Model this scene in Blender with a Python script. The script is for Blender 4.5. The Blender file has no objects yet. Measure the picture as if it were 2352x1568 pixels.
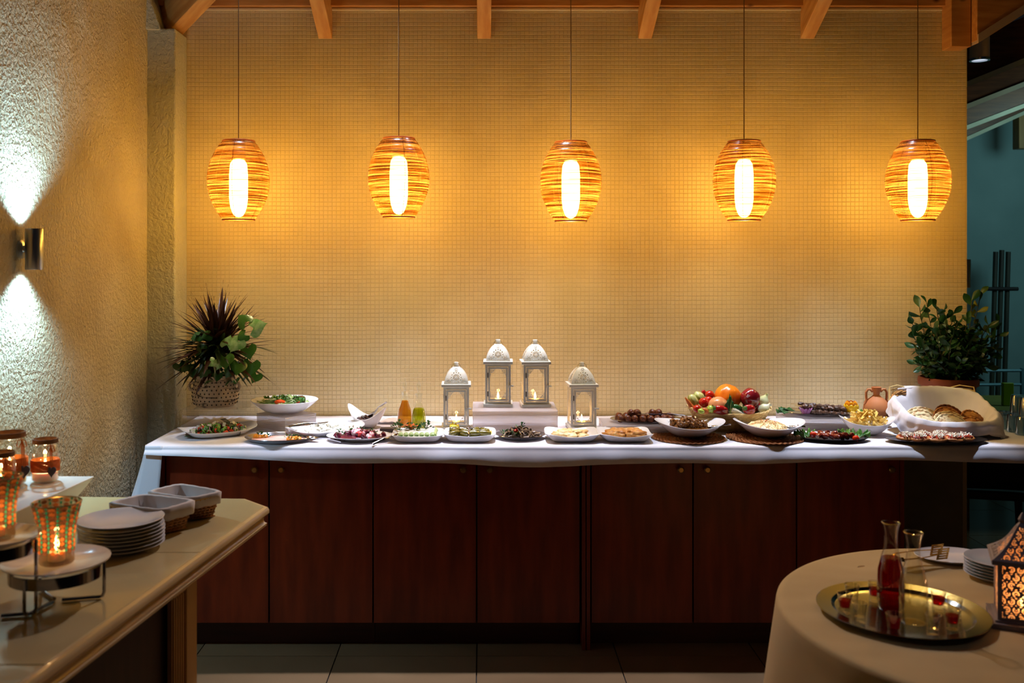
import bpy, bmesh, math, random
from math import sin, cos, pi, sqrt, atan2
from mathutils import Vector, Matrix, Euler, noise

sc = bpy.context.scene
COL = sc.collection
RD = random.Random(11)

# ------------------------------------------------------------------ camera, world, lights, exposure
F = 2200.0                       # focal length in pixels of the 2352 px wide frame
VX, VY, EYE = 1110.0, 600.0, 1.70


def X(px, Y): return (px - VX) * Y / F
def Z(py, Y): return EYE - (py - VY) * Y / F
def on(px, py, z):               # point of the horizontal plane z seen at a pixel
    Y = F * (EYE - z) / (py - VY)
    return X(px, Y), Y


cam = bpy.data.cameras.new('camera')
cam.sensor_width = 36
cam.lens = 36 * F / 2352
cam.shift_x = (1176 - VX) / 2352
cam.shift_y = -(784 - VY) / 2352
cam.dof.use_dof = True
cam.dof.focus_distance = 4.45
cam.dof.aperture_fstop = 3.2
camo = bpy.data.objects.new('camera', cam)
camo.location = (0, 0, EYE)
camo.rotation_euler = (pi / 2, 0, 0)
COL.objects.link(camo)
sc.camera = camo

w = bpy.data.worlds.new('world')
sc.world = w
w.use_nodes = True
w.node_tree.nodes['Background'].inputs[0].default_value = (0.55, 0.62, 0.75, 1)
w.node_tree.nodes['Background'].inputs[1].default_value = 0.008

sc.view_settings.view_transform = 'Standard'
sc.view_settings.look = 'None'
sc.view_settings.gamma = 1
sc.view_settings.use_curve_mapping = False
sc.view_settings.exposure = 0.0
sc.cycles.transparent_max_bounces = 24
sc.cycles.max_bounces = 8
sc.cycles.sample_clamp_indirect = 4.0


def light(name, kind, loc, energy, color, rot=None, size=0.05, spot=None, blend=0.5, target=None, sy=None):
    l = bpy.data.lights.new(name, kind)
    l.energy = energy
    l.color = color
    if kind == 'AREA':
        l.size = size
        if sy:
            l.shape = 'RECTANGLE'
            l.size_y = sy
    else:
        l.shadow_soft_size = size
    if spot:
        l.spot_size = math.radians(spot)
        l.spot_blend = blend
    o = bpy.data.objects.new(name, l)
    o.location = loc
    if target:
        o.rotation_euler = (Vector(target) - Vector(loc)).to_track_quat('-Z', 'Y').to_euler()
    elif rot:
        o.rotation_euler = rot
    COL.objects.link(o)
    return o


COOL = (0.66, 0.78, 1.0)
for sx, en, ty, half in ((-1.12, 210, 4.38, 34), (-0.48, 290, 4.45, 33), (0.22, 210, 4.37, 35), (0.90, 215, 4.36, 37), (1.76, 320, 4.45, 35)):
    light('ceiling_spotlight', 'SPOT', (sx, 4.58, 3.12), en, COOL, size=0.03, spot=half, blend=0.6, target=(sx + 0.03, ty, 0.9))
light('ceiling_spotlight', 'SPOT', (-1.28, 4.52, 3.12), 90, COOL, size=0.025, spot=24, blend=0.8, target=(-1.24, 4.66, 0.95))
# floor and round-table downlights further out in the room, then added warm fills
light('aisle_spotlight', 'SPOT', (0.1, 4.62, 3.12), 150, (0.88, 0.82, 0.95), size=0.03, spot=80, blend=0.6, target=(0.1, 3.2, 0))
light('table_downlight', 'SPOT', (1.35, 1.0, 2.6), 5, (0.70, 0.76, 1.0), size=0.12, spot=70, blend=0.8, target=(1.4, 2.1, 0.4))
light('table_warm_fill', 'SPOT', (0.2, 4.3, 2.4), 11, (1.0, 0.70, 0.20), size=0.12, spot=60, blend=0.8, target=(1.35, 2.6, 0.75))  # added fill to warm the round table; no real fixture
light('counter_warm_fill', 'SPOT', (-0.3, 4.3, 2.4), 10, (1.0, 0.72, 0.24), size=0.1, spot=60, blend=0.8, target=(-1.1, 2.7, 0.85))  # unseen fill, put in to light the stone counter
# next room
light('far_room_lamp', 'AREA', (4.6, 6.0, 2.6), 17, (0.42, 0.74, 0.76), size=0.8, target=(4.0, 8.2, 1.6))
light('far_room_fill', 'AREA', (3.6, 5.6, 1.9), 2, (0.75, 0.72, 0.6), size=0.5, target=(3.4, 6.6, 3.2))

# ------------------------------------------------------------------ materials


def lin(c):
    return tuple((x / 255 / 12.92) if x / 255 <= 0.04045 else ((x / 255 + 0.055) / 1.055) ** 2.4 for x in c) + (1,)


MATS = {}


def mat(name, c, c2=None, rough=0.5, metal=0, vs=8, vd=3, bump=0, bs=60, bd=0.002, trans=0, ior=1.45, coat=0, sheen=0,
        sss=0, spec=0.5, stretch=(1, 1, 1), lo=0.35, hi=0.65, aniso=0, bstretch=None, transl=0):
    if name in MATS:
        return MATS[name]
    m = bpy.data.materials.new(name)
    m.use_nodes = True
    nt = m.node_tree
    b = nt.nodes['Principled BSDF']
    N = nt.nodes.new
    L = nt.links.new
    b.inputs['Base Color'].default_value = lin(c)
    b.inputs['Roughness'].default_value = rough
    b.inputs['Metallic'].default_value = metal
    b.inputs['IOR'].default_value = ior
    b.inputs['Transmission Weight'].default_value = trans
    b.inputs['Coat Weight'].default_value = coat
    b.inputs['Sheen Weight'].default_value = sheen
    b.inputs['Subsurface Weight'].default_value = sss
    b.inputs['Subsurface Scale'].default_value = 0.02
    b.inputs['Specular IOR Level'].default_value = spec
    if c2 or bump:
        tc = N('ShaderNodeTexCoord')
    if c2:
        mp = N('ShaderNodeMapping')
        mp.inputs['Scale'].default_value = stretch
        L(tc.outputs['Object'], mp.inputs['Vector'])
        n = N('ShaderNodeTexNoise')
        n.inputs['Scale'].default_value = vs
        n.inputs['Detail'].default_value = vd
        L(mp.outputs[0], n.inputs['Vector'])
        r = N('ShaderNodeValToRGB')
        r.color_ramp.elements[0].position = lo
        r.color_ramp.elements[1].position = hi
        r.color_ramp.elements[0].color = lin(c)
        r.color_ramp.elements[1].color = lin(c2)
        L(n.outputs['Fac'], r.inputs[0])
        L(r.outputs[0], b.inputs['Base Color'])
    if bump:
        mp2 = N('ShaderNodeMapping')
        mp2.inputs['Scale'].default_value = bstretch or (1, 1, 1)
        L(tc.outputs['Object'], mp2.inputs['Vector'])
        n2 = N('ShaderNodeTexNoise')
        n2.inputs['Scale'].default_value = bs
        n2.inputs['Detail'].default_value = 4
        L(mp2.outputs[0], n2.inputs['Vector'])
        bp = N('ShaderNodeBump')
        bp.inputs['Strength'].default_value = bump
        bp.inputs['Distance'].default_value = bd
        L(n2.outputs['Fac'], bp.inputs['Height'])
        L(bp.outputs[0], b.inputs['Normal'])
    if transl:
        t = N('ShaderNodeBsdfTranslucent')
        t.inputs[0].default_value = lin(c2 or c)
        mx = N('ShaderNodeMixShader')
        mx.inputs[0].default_value = transl
        out = nt.nodes['Material Output']
        L(b.outputs[0], mx.inputs[1])
        L(t.outputs[0], mx.inputs[2])
        L(mx.outputs[0], out.inputs[0])
    MATS[name] = m
    return m


def glass(name, tint=(1, 1, 1), gloss=0.06, rough=0.03, diff=0.0, dcol=(200, 200, 200), edge=0.35):
    """thin sheet glass: see-through with a fresnel gloss, denser towards grazing angles; 'diff' frosts it"""
    if name in MATS:
        return MATS[name]
    m = bpy.data.materials.new(name)
    m.use_nodes = True
    nt = m.node_tree
    nt.nodes.remove(nt.nodes['Principled BSDF'])
    N = nt.nodes.new
    L = nt.links.new
    out = nt.nodes['Material Output']
    tr = N('ShaderNodeBsdfTransparent')
    tr.inputs[0].default_value = tuple(tint) + (1,)
    gl = N('ShaderNodeBsdfGlossy')
    gl.inputs['Roughness'].default_value = rough
    gl.inputs[0].default_value = (0.95, 0.97, 1, 1)
    lw = N('ShaderNodeLayerWeight')
    lw.inputs[0].default_value = 0.25
    mm = N('ShaderNodeMath')
    mm.operation = 'MULTIPLY_ADD'
    mm.inputs[1].default_value = edge
    mm.inputs[2].default_value = gloss
    L(lw.outputs['Facing'], mm.inputs[0])
    mx = N('ShaderNodeMixShader')
    L(mm.outputs[0], mx.inputs[0])
    L(tr.outputs[0], mx.inputs[1])
    L(gl.outputs[0], mx.inputs[2])
    last = mx
    if diff:
        d = N('ShaderNodeBsdfDiffuse')
        d.inputs[0].default_value = lin(dcol)
        t2 = N('ShaderNodeBsdfTranslucent')
        t2.inputs[0].default_value = lin(dcol)
        a = N('ShaderNodeMixShader')
        a.inputs[0].default_value = 0.5
        L(d.outputs[0], a.inputs[1])
        L(t2.outputs[0], a.inputs[2])
        m2 = N('ShaderNodeMixShader')
        m2.inputs[0].default_value = diff
        L(last.outputs[0], m2.inputs[1])
        L(a.outputs[0], m2.inputs[2])
        last = m2
    L(last.outputs[0], out.inputs[0])
    MATS[name] = m
    return m


def emit(name, c, s):
    if name in MATS:
        return MATS[name]
    m = bpy.data.materials.new(name)
    m.use_nodes = True
    nt = m.node_tree
    nt.nodes.remove(nt.nodes['Principled BSDF'])
    e = nt.nodes.new('ShaderNodeEmission')
    e.inputs[0].default_value = tuple(c) + (1,)
    e.inputs[1].default_value = s
    nt.links.new(e.outputs[0], nt.nodes['Material Output'].inputs[0])
    MATS[name] = m
    return m


def wood(name, c, c2, rough=0.45, scale=3.0, stretch=(1, 1, 12), coat=0, knots=True):
    """grain runs along the axis with the SMALL stretch value"""
    m = mat(name, c, c2, rough=rough, vs=scale, vd=6, stretch=stretch, bump=0.15, bs=30, bd=0.001, coat=coat, bstretch=stretch)
    if knots and 'knot' not in m:
        m['knot'] = 1
        nt = m.node_tree
        b = nt.nodes['Principled BSDF']
        N = nt.nodes.new
        L = nt.links.new
        tc = N('ShaderNodeTexCoord')
        v = N('ShaderNodeTexVoronoi')
        v.inputs['Scale'].default_value = 4.5
        L(tc.outputs['Object'], v.inputs['Vector'])
        r = N('ShaderNodeValToRGB')
        r.color_ramp.elements[0].position = 0.03
        r.color_ramp.elements[0].color = (0.12, 0.05, 0.02, 1)
        r.color_ramp.elements[1].position = 0.11
        r.color_ramp.elements[1].color = (1, 1, 1, 1)
        L(v.outputs['Distance'], r.inputs[0])
        mx = N('ShaderNodeMix')
        mx.data_type = 'RGBA'
        mx.blend_type = 'MULTIPLY'
        mx.inputs[0].default_value = 1
        src = b.inputs['Base Color'].links[0].from_socket
        L(src, mx.inputs[6])
        L(r.outputs[0], mx.inputs[7])
        L(mx.outputs[2], b.inputs['Base Color'])
    return m


def stucco(name, c, c2, strength, dist, sc1, sc2):
    m = mat(name, c, c2, rough=0.75, vs=2.5, vd=4)
    if 'st' in m:
        return m
    m['st'] = 1
    nt = m.node_tree
    N = nt.nodes.new
    L = nt.links.new
    tc = N('ShaderNodeTexCoord')
    mp = N('ShaderNodeMapping')
    mp.inputs['Scale'].default_value = (1, 1, 0.85)
    L(tc.outputs['Object'], mp.inputs['Vector'])
    n1 = N('ShaderNodeTexNoise')
    n1.inputs['Scale'].default_value = sc1
    n1.inputs['Detail'].default_value = 5
    n1.inputs['Distortion'].default_value = 0.35
    L(mp.outputs[0], n1.inputs['Vector'])
    rr = N('ShaderNodeValToRGB')
    rr.color_ramp.elements[0].position = 0.38
    rr.color_ramp.elements[1].position = 0.62
    L(n1.outputs['Fac'], rr.inputs[0])
    v = N('ShaderNodeTexVoronoi')
    v.inputs['Scale'].default_value = sc2
    L(mp.outputs[0], v.inputs['Vector'])
    ma = N('ShaderNodeMath')
    ma.operation = 'MULTIPLY_ADD'
    ma.inputs[1].default_value = 0.35
    L(v.outputs['Distance'], ma.inputs[0])
    L(rr.outputs[0], ma.inputs[2])
    bp = N('ShaderNodeBump')
    bp.inputs['Strength'].default_value = strength
    bp.inputs['Distance'].default_value = dist
    L(ma.outputs[0], bp.inputs['Height'])
    L(bp.outputs[0], nt.nodes['Principled BSDF'].inputs['Normal'])
    return m


# ------------------------------------------------------------------ mesh helpers
class MB:
    def __init__(s):
        s.v = []
        s.f = []

    def add(s, vs, fs, M=None):
        o = len(s.v)
        if M is not None:
            s.v += [tuple(M @ Vector(p)) for p in vs]
        else:
            s.v += [tuple(p) for p in vs]
        s.f += [tuple(i + o for i in f) for f in fs]
        return s

    def box(s, c, d, M=None):
        x, y, z = c
        a, b, h = d[0] / 2, d[1] / 2, d[2] / 2
        vs = [(x + i * a, y + j * b, z + k * h) for k in (-1, 1) for j in (-1, 1) for i in (-1, 1)]
        fs = [(0, 2, 3, 1), (4, 5, 7, 6), (0, 1, 5, 4), (2, 6, 7, 3), (0, 4, 6, 2), (1, 3, 7, 5)]
        return s.add(vs, fs, M)

    def hexa(s, b4, t4, M=None):      # bottom quad (ccw from above) and top quad
        return s.add(list(b4) + list(t4), [(3, 2, 1, 0), (4, 5, 6, 7), (0, 1, 5, 4), (1, 2, 6, 5), (2, 3, 7, 6), (3, 0, 4, 7)], M)

    def rings(s, loops, closed=True, M=None):
        vs, fs, st = [], [], []
        for lp in loops:
            st.append((len(vs), len(lp)))
            vs += lp
        for (a, na), (b, nb) in zip(st, st[1:]):
            n = max(na, nb)
            for i in range(n if closed else n - 1):
                j = (i + 1) % n
                if na == 1 and nb == 1:
                    continue
                if na == 1:
                    fs.append((a, b + j, b + i))
                elif nb == 1:
                    fs.append((a + i, a + j, b))
                else:
                    fs.append((a + i, a + j, b + j, b + i))
        return s.add(vs, fs, M)

    def lathe(s, prof, n=32, out=None, zw=None, M=None):
        """prof: (radius, z) from the start pole; out(theta)->(ux,uy) outline; zw(theta, r)->dz"""
        loops = []
        for r, z in prof:
            if r < 1e-6:
                loops.append([(0, 0, z + (zw(0, 0) if zw else 0))])
            else:
                lp = []
                for i in range(n):
                    t = 2 * pi * i / n
                    ux, uy = out(t) if out else (cos(t), sin(t))
                    lp.append((ux * r, uy * r, z + (zw(t, r) if zw else 0)))
                loops.append(lp)
        return s.rings(loops, True, M)

    def grid(s, fn, nu, nv, M=None):
        loops = [[fn(i / nu, j / nv) for i in range(nu + 1)] for j in range(nv + 1)]
        return s.rings(loops, False, M)

    def tube(s, pts, r, n=8, M=None, cap=True, flat=1.0):
        P = [Vector(p) for p in pts]
        rs = r if isinstance(r, (list, tuple)) else [r] * len(P)
        loops = []
        up = None
        for i, p in enumerate(P):
            d = (P[min(i + 1, len(P) - 1)] - P[max(i - 1, 0)])
            if d.length < 1e-9:
                d = Vector((0, 0, 1))
            d.normalize()
            if up is None:
                up = d.orthogonal().normalized()
            else:
                up = (up - d * up.dot(d))
                up = up.normalized() if up.length > 1e-6 else d.orthogonal().normalized()
            sd = d.cross(up)
            loops.append([tuple(p + (up * cos(2 * pi * k / n) * flat + sd * sin(2 * pi * k / n)) * rs[i]) for k in range(n)])
        if cap:
            loops = [[tuple(P[0])]] + loops + [[tuple(P[-1])]]
        return s.rings(loops, True, M)

    def ell(s, c, r, n=14, m=9, nz=0.0, nf=3.0, seed=0, M=None, shape=None):
        loops = []
        for j in range(m + 1):
            ph = -pi / 2 + pi * j / m
            k = n if 0 < j < m else 1
            lp = []
            for i in range(k):
                t = 2 * pi * i / n
                d = Vector((cos(ph) * cos(t), cos(ph) * sin(t), sin(ph)))
                q = 1 + (nz * noise.noise(d * nf + Vector((seed * 7.1, seed * 3.3, seed)))if nz else 0)
                if shape:
                    q *= shape(d)
                lp.append((c[0] + d.x * r[0] * q, c[1] + d.y * r[1] * q, c[2] + d.z * r[2] * q))
            loops.append(lp)
        return s.rings(loops, True, M)

    def prism(s, poly, z0, z1, M=None):
        n = len(poly)
        vs = [(x, y, z0) for x, y in poly] + [(x, y, z1) for x, y in poly]
        fs = [tuple(range(n))[::-1], tuple(range(n, 2 * n))] + [(i, (i + 1) % n, (i + 1) % n + n, i + n) for i in range(n)]
        return s.add(vs, fs, M)


def mesh(name, mb, m, smooth=True, angle=None):
    me = bpy.data.meshes.new(name)
    me.from_pydata(mb.v, [], mb.f)
    me.validate(verbose=False)
    me.update()
    if m:
        me.materials.append(m)
    if smooth:
        me.shade_smooth()
        if angle is None:
            angle = 40
        if angle:
            try:
                me.set_sharp_from_angle(angle=math.radians(angle))
            except Exception:
                pass
    return me


def obj(name, mb, m, parent=None, label=None, smooth=True, angle=None, bevel=0, solid=0, sub=0, loc=None, kind=None, rot=None):
    me = mb if isinstance(mb, bpy.types.Mesh) else mesh(name, mb, m, smooth, angle)
    o = bpy.data.objects.new(name, me)
    COL.objects.link(o)
    if parent:
        o.parent = parent
    if loc is not None:
        o.location = loc
    if rot is not None:
        o.rotation_euler = rot
    if label:
        o['label'] = label
    if kind:
        o['kind'] = kind
    if solid:
        md = o.modifiers.new('solid', 'SOLIDIFY')
        md.thickness = solid
        md.offset = 0
    if sub:
        md = o.modifiers.new('sub', 'SUBSURF')
        md.levels = md.render_levels = sub
    if bevel:
        md = o.modifiers.new('bevel', 'BEVEL')
        md.width = bevel
        md.segments = 2
        md.limit_method = 'ANGLE'
        md.angle_limit = math.radians(40)
    return o


def tag(o, label, cat, group=None):
    o['label'] = label
    o['category'] = cat
    if group:
        o['group'] = group
    return o


def thing(name, label, cat, loc, rz=0, group=None):
    o = bpy.data.objects.new(name, None)
    o.empty_display_size = 0.05
    COL.objects.link(o)
    o.location = loc
    o.rotation_euler = (0, 0, rz)
    return tag(o, label, cat, group)


def single(name, mb, m, label, cat, loc=(0, 0, 0), rz=0, group=None, **k):
    o = obj(name, mb, m, None, **k)
    o.location = loc
    o.rotation_euler = rz if isinstance(rz, (tuple, Euler)) else (0, 0, rz)
    return tag(o, label, cat, group)


def struct(name, mb, m, parent=None, **k):
    o = obj(name, mb, m, parent, **k)
    o['kind'] = 'structure'
    return o


def dup(root, loc, rz=None, label=None):
    r = root.copy()
    COL.objects.link(r)
    r.location = loc
    if rz is not None:
        r.rotation_euler = (0, 0, rz) if not isinstance(rz, tuple) else rz
    if label:
        r['label'] = label
    for ch in list(root.children):
        c = ch.copy()
        COL.objects.link(c)
        c.parent = r
        for g in ch.children:
            d = g.copy()
            COL.objects.link(d)
            d.parent = c
    return r


def TR(loc=(0, 0, 0), rot=(0, 0, 0), s=(1, 1, 1)):
    if not isinstance(s, (tuple, list)):
        s = (s, s, s)
    return Matrix.LocRotScale(Vector(loc), Euler(rot), Vector(s))


def sup(a, b, n):                 # superellipse outline
    def f(t):
        c, q = cos(t), sin(t)
        k = (abs(c) ** n + abs(q) ** n) ** (-1 / n)
        return a * c * k, b * q * k
    return f


def dishmesh(a, b, h, n=2, foot=0.6, th=0.004, flare=1.0, zw=None, depth=None, seg=56, rimw=0.0):
    """plate or dish: outline half sizes a,b, height h, foot scale; open upward"""
    d = depth if depth is not None else h * 0.3
    pr = [(0, 0.0), (foot * 0.9, 0.0), (foot, 0.002)]
    for k in range(1, 7):
        t = k / 6
        pr.append((foot + (1 - foot) * (t ** (1 / flare)), 0.002 + (h - 0.002) * t))
    e = th / max(a, b)
    pr.append((1.0 - e * 0.3, h + th * 0.4))
    for k in range(6, 0, -1):
        t = k / 6
        r = foot + (1 - foot) * (t ** (1 / flare)) - e - rimw * (1 if k < 6 else 0)
        pr.append((r, max(d, d + (h - d) * t + (0 if k == 6 else 0.0))))
    pr.append((foot * 0.8, d))
    pr.append((0, d))
    mb = MB()
    mb.lathe(pr, seg, sup(a, b, n), zw)
    return mb


WHITE = lambda: mat('white_porcelain', (232, 232, 236), rough=0.18, coat=0.3)
STEEL = lambda: mat('polished_steel', (190, 190, 195), rough=0.16, metal=1)
# ------------------------------------------------------------------ room shell
WY = 4.95                          # face of the mosaic wall
WX0, WX1 = X(428, WY), 2.502
WTOP = 3.005
T = 0.905                          # tablecloth top of the buffet

M_grout = mat('tile_grout', (214, 198, 158), rough=0.8)
M_tile = mat('glazed_tile', (216, 199, 158), (204, 186, 142), rough=0.42, vs=3, vd=2, spec=0.5)
M_stucco = stucco('rough_plaster', (216, 204, 170), (196, 182, 146), 0.75, 0.009, 62, 170)
M_stucco2 = stucco('column_plaster', (196, 194, 170), (180, 178, 150), 0.6, 0.006, 55, 140)
M_pine = wood('pine_timber', (214, 166, 98), (190, 134, 66), scale=5, stretch=(6, 6, 1))
M_pine_y = wood('pine_board_long', (206, 150, 84), (182, 122, 58), scale=5, stretch=(1, 8, 8))
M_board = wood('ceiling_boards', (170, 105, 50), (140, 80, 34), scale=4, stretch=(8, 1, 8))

wb = MB().box(((WX0 - .3 + WX1) / 2, WY + 0.08, WTOP / 2 + 0.1), (WX1 - WX0 + .3, 0.15, WTOP + 0.2))
wall_back = struct('wall_back', wb, M_grout, smooth=False)
PIT = 0.02215
GAP = 0.0007
nx = 182
z0 = 0.90
nz = int((WTOP - z0) / PIT)


def tile_geo(mb, cx, cz, hw, M=None, rx=0, rz=0):
    b = 0.0021
    d = 0.0019
    c, e = b * 0.45, hw + 0.0002
    o = [(-e, -hw), (e, -hw), (e, hw), (-e, hw)]
    i = [(-e + c, -hw + b), (e - c, -hw + b), (e - c, hw - b), (-e + c, hw - b)]
    vs = [(cx + p[0], 0.0, cz + p[1]) for p in o] + [(cx + p[0], -d + p[0] * rx + p[1] * rz, cz + p[1]) for p in i]
    mb.add(vs, [(4, 5, 6, 7), (0, 1, 5, 4), (1, 2, 6, 5), (2, 3, 7, 6), (3, 0, 4, 7)])


one = MB()
tile_geo(one, 0, 0, (PIT - GAP) / 2)
one_me = mesh('tile', one, M_tile, smooth=False)
many = MB()
ci, cj = int((0 - WX0) / PIT), int((1.75 - z0) / PIT)
for i in range(nx):
    sx = 0.0006 * sin(i // 14 * 2.3)
    for j in range(nz):
        cx, cz = WX0 + (i + 0.5) * PIT + RD.uniform(-.00025, .00025), z0 + (j + 0.5) * PIT + sx + RD.uniform(-.00025, .00025)
        if abs(i - ci) < 10 and abs(j - cj) < 8 and not (j - cj == -8):
            obj('tile', one_me, None, wall_back, loc=(cx, WY + 0.005, cz), rot=(RD.gauss(0, .008), 0, 0))
        else:
            tile_geo(many, cx, cz, (PIT - GAP) / 2, rx=RD.gauss(0, .004), rz=RD.gauss(0, .008))
mt = obj('mosaic_tiles', many, M_tile, wall_back, smooth=False, loc=(0, WY + 0.005, 0), kind='stuff')

# left wall, column and its return
LX = X(338, 4.77)
lw = MB()


def lwf(u, v):
    y = -0.6 + u * (4.785 + 0.6)
    z = v * 3.6
    b = 0.006 * noise.noise(Vector((y * 2.2, z * 1.7, 3))) + 0.004 * noise.noise(Vector((y * 7, z * 6, 9)))
    return (LX + b * (1 if u < 0.999 else 0), y, z)


lw.grid(lwf, 160, 110)
struct('wall_left', lw, M_stucco)
cb = MB()
y0c, x1c = 4.77, WX0
cb.box(((LX - 0.15 + x1c) / 2, (y0c + WY + 0.08) / 2, 1.43), (x1c - LX + 0.15, WY + 0.08 - y0c, 2.86))
struct('wall_column', cb, M_stucco2, bevel=0.008)
lb = MB().box((LX - 0.1, 2.1, 1.8), (0.06, 5.6, 3.6))
struct('wall_left_core', lb, M_stucco2)
# plaster wedge above the column beside the hip rafter
wd = MB().hexa([(LX - 0.05, 4.72, 2.85), (LX + 0.07, 4.77, 2.85), (LX + 0.05, 4.95, 2.85), (LX - 0.05, 4.95, 2.85)],
               [(LX - 0.05, 4.74, 3.10), (LX - 0.01, 4.77, 3.08), (LX - 0.01, 4.95, 3.08), (LX - 0.05, 4.95, 3.10)])
struct('trim_1', wd, M_stucco2, bevel=0.006)

# wall plate, rafters, ceiling boards
struct('beam_wall_plate', MB().box(((LX + WX1) / 2, WY - 0.02 + 0.06, WTOP + 0.11), (WX1 - LX + 0.02, 0.16, 0.21)), M_pine_y, bevel=0.003)
struct('trim_plaster_line', MB().box(((WX0 + WX1) / 2, WY - 0.002, WTOP - 0.004), (WX1 - WX0, 0.014, 0.014)), M_grout, bevel=0.004)
SL = 0.477


def beam(name, p0, d, length, wdt, hgt, m, label=None, roll=0):
    """beam whose lower edge centre starts at p0 and runs along d"""
    d = Vector(d).normalized()
    side = Vector((-d.y, d.x, 0)).normalized()
    up = d.cross(side) * -1
    if up.z < 0:
        up = -up
    o = bpy.data.objects.new(name, mesh(name, MB().box((0, 0, length / 2), (wdt, hgt, length)), m, smooth=False))
    COL.objects.link(o)
    M = Matrix((side, up, d)).transposed().to_4x4()
    M.translation = Vector(p0) + up * hgt / 2
    o.matrix_world = M
    md = o.modifiers.new('bevel', 'BEVEL')
    md.width = 0.004
    md.segments = 2
    return o


for k, px in enumerate((747, 1112, 1482, 1855)):
    o = beam('rafter', (X(px, WY), WY + 0.07, 2.853 - SL * 0.07), (0, -1, SL), 3.2, 0.072, 0.16, M_pine)
    tag(o, ['exposed pine rafter above the gap between first two pendants', 'pine rafter above the centre of the tiled wall, knot near its foot',
            'pine rafter above the gap between third and fourth pendants', 'pine rafter above the gap between fourth and fifth pendants'][k],
        'rafter', 'pine rafters above the tiled wall')
o = beam('hip_rafter', (X(400, 4.9) - 0.02, 4.93, 2.855), (0.72, -0.69, 0.36), 0.98, 0.085, 0.17, M_pine)
tag(o, 'thick diagonal pine hip rafter resting on the plaster column', 'rafter')
t = thing('corner_beam', 'heavy pine corner beam with pale underside at the open end of the tiled wall', 'beam', (X(2180, 4.87), 4.89, Z(104, 4.82)))
obj('beam_block', MB().box((0.051, 0.01, 0.15), (0.102, 0.10, 0.30)), wood('pine_block', (206, 150, 84), (176, 116, 54), scale=4, stretch=(1, 1, 8)), t, bevel=0.004)
bb = MB().hexa([(0.105, -0.09, 0.02), (1.9, -0.09, 1.16), (1.9, 0.06, 1.16), (0.105, 0.06, 0.02)],
               [(0.105, -0.09, 0.30), (1.9, -0.09, 1.44), (1.9, 0.06, 1.44), (0.105, 0.06, 0.30)])
obj('rafter_board', bb, M_pine_y, t, bevel=0.004)
obj('soffit_strip', MB().hexa([(0.108, -0.10, 0.005), (1.9, -0.10, 1.145), (1.9, 0.07, 1.145), (0.108, 0.07, 0.005)],
                              [(0.108, -0.10, 0.05), (1.9, -0.10, 1.19), (1.9, 0.07, 1.19), (0.108, 0.07, 0.05)]),
    mat('soffit_painted_light', (200, 180, 165), (180, 158, 140), vs=4), t, label='underside with light painted in')  # pale tone is light on the underside, put into the colour
cm = MB()
for i in range(34):
    y1 = 5.05 - i * 0.16
    za, zb = 3.09 + SL * (WY - y1), 3.09 + SL * (WY - y1 + 0.156)
    cm.hexa([(LX - 0.2, y1 - 0.156, zb), (WX1, y1 - 0.156, zb), (WX1, y1, za), (LX - 0.2, y1, za)],
            [(LX - 0.2, y1 - 0.156, zb + .02), (WX1, y1 - 0.156, zb + .02), (WX1, y1, za + .02), (LX - 0.2, y1, za + .02)])
struct('ceiling', cm, M_board, smooth=False)

# floor of large tiles
M_ft = mat('floor_tile', (120, 92, 64), (106, 80, 54), rough=0.22, vs=1.4, vd=4, spec=0.6)
floor = struct('floor', MB().box((1.6, 4.2, -0.03), (9.6, 11, 0.04)), mat('floor_grout', (30, 24, 20), rough=0.9), smooth=False)
FT = 0.605
ftm = mesh('floor_tile', MB().box((0, 0, 0), (FT - 0.005, FT - 0.005, 0.012)), M_ft, smooth=False)
xj, yj = -0.028, 4.128
for i in range(-3, 9):
    for j in range(-5, 7):
        o = obj('floor_tile', ftm, None, floor, loc=(xj + (i + .5) * FT, yj + (j + .5) * FT, -0.006), rot=(0, 0, (RD.randint(0, 3)) * pi / 2))

# next room seen past the end of the wall
M_far = mat('far_plaster', (120, 150, 150), (108, 138, 138), rough=0.8, vs=2, bump=0.3, bs=20, bd=0.004)
struct('wall_far', MB().box((4.6, 8.35, 1.7), (7.0, 0.2, 3.4)), M_far, smooth=False)
struct('wall_right', MB().box((6.2, 5.0, 1.9), (0.2, 7.5, 3.8)), M_far, smooth=False)
M_dk = wood('dark_purlin', (104, 66, 36), (76, 46, 24), scale=5, stretch=(1, 8, 8))
M_pale = mat('purlin_painted_light', (190, 196, 170), (170, 176, 150), rough=0.6, vs=5)  # paleness stands for light falling on the purlin undersides
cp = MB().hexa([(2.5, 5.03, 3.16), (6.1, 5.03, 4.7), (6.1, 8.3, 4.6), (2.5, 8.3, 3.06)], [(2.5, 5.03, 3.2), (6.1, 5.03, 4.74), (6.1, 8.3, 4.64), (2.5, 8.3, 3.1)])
struct('ceiling_next_room', cp, wood('dark_ceiling_boards', (84, 50, 26), (60, 36, 18), scale=5, stretch=(1, 8, 8)), smooth=False)
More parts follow.
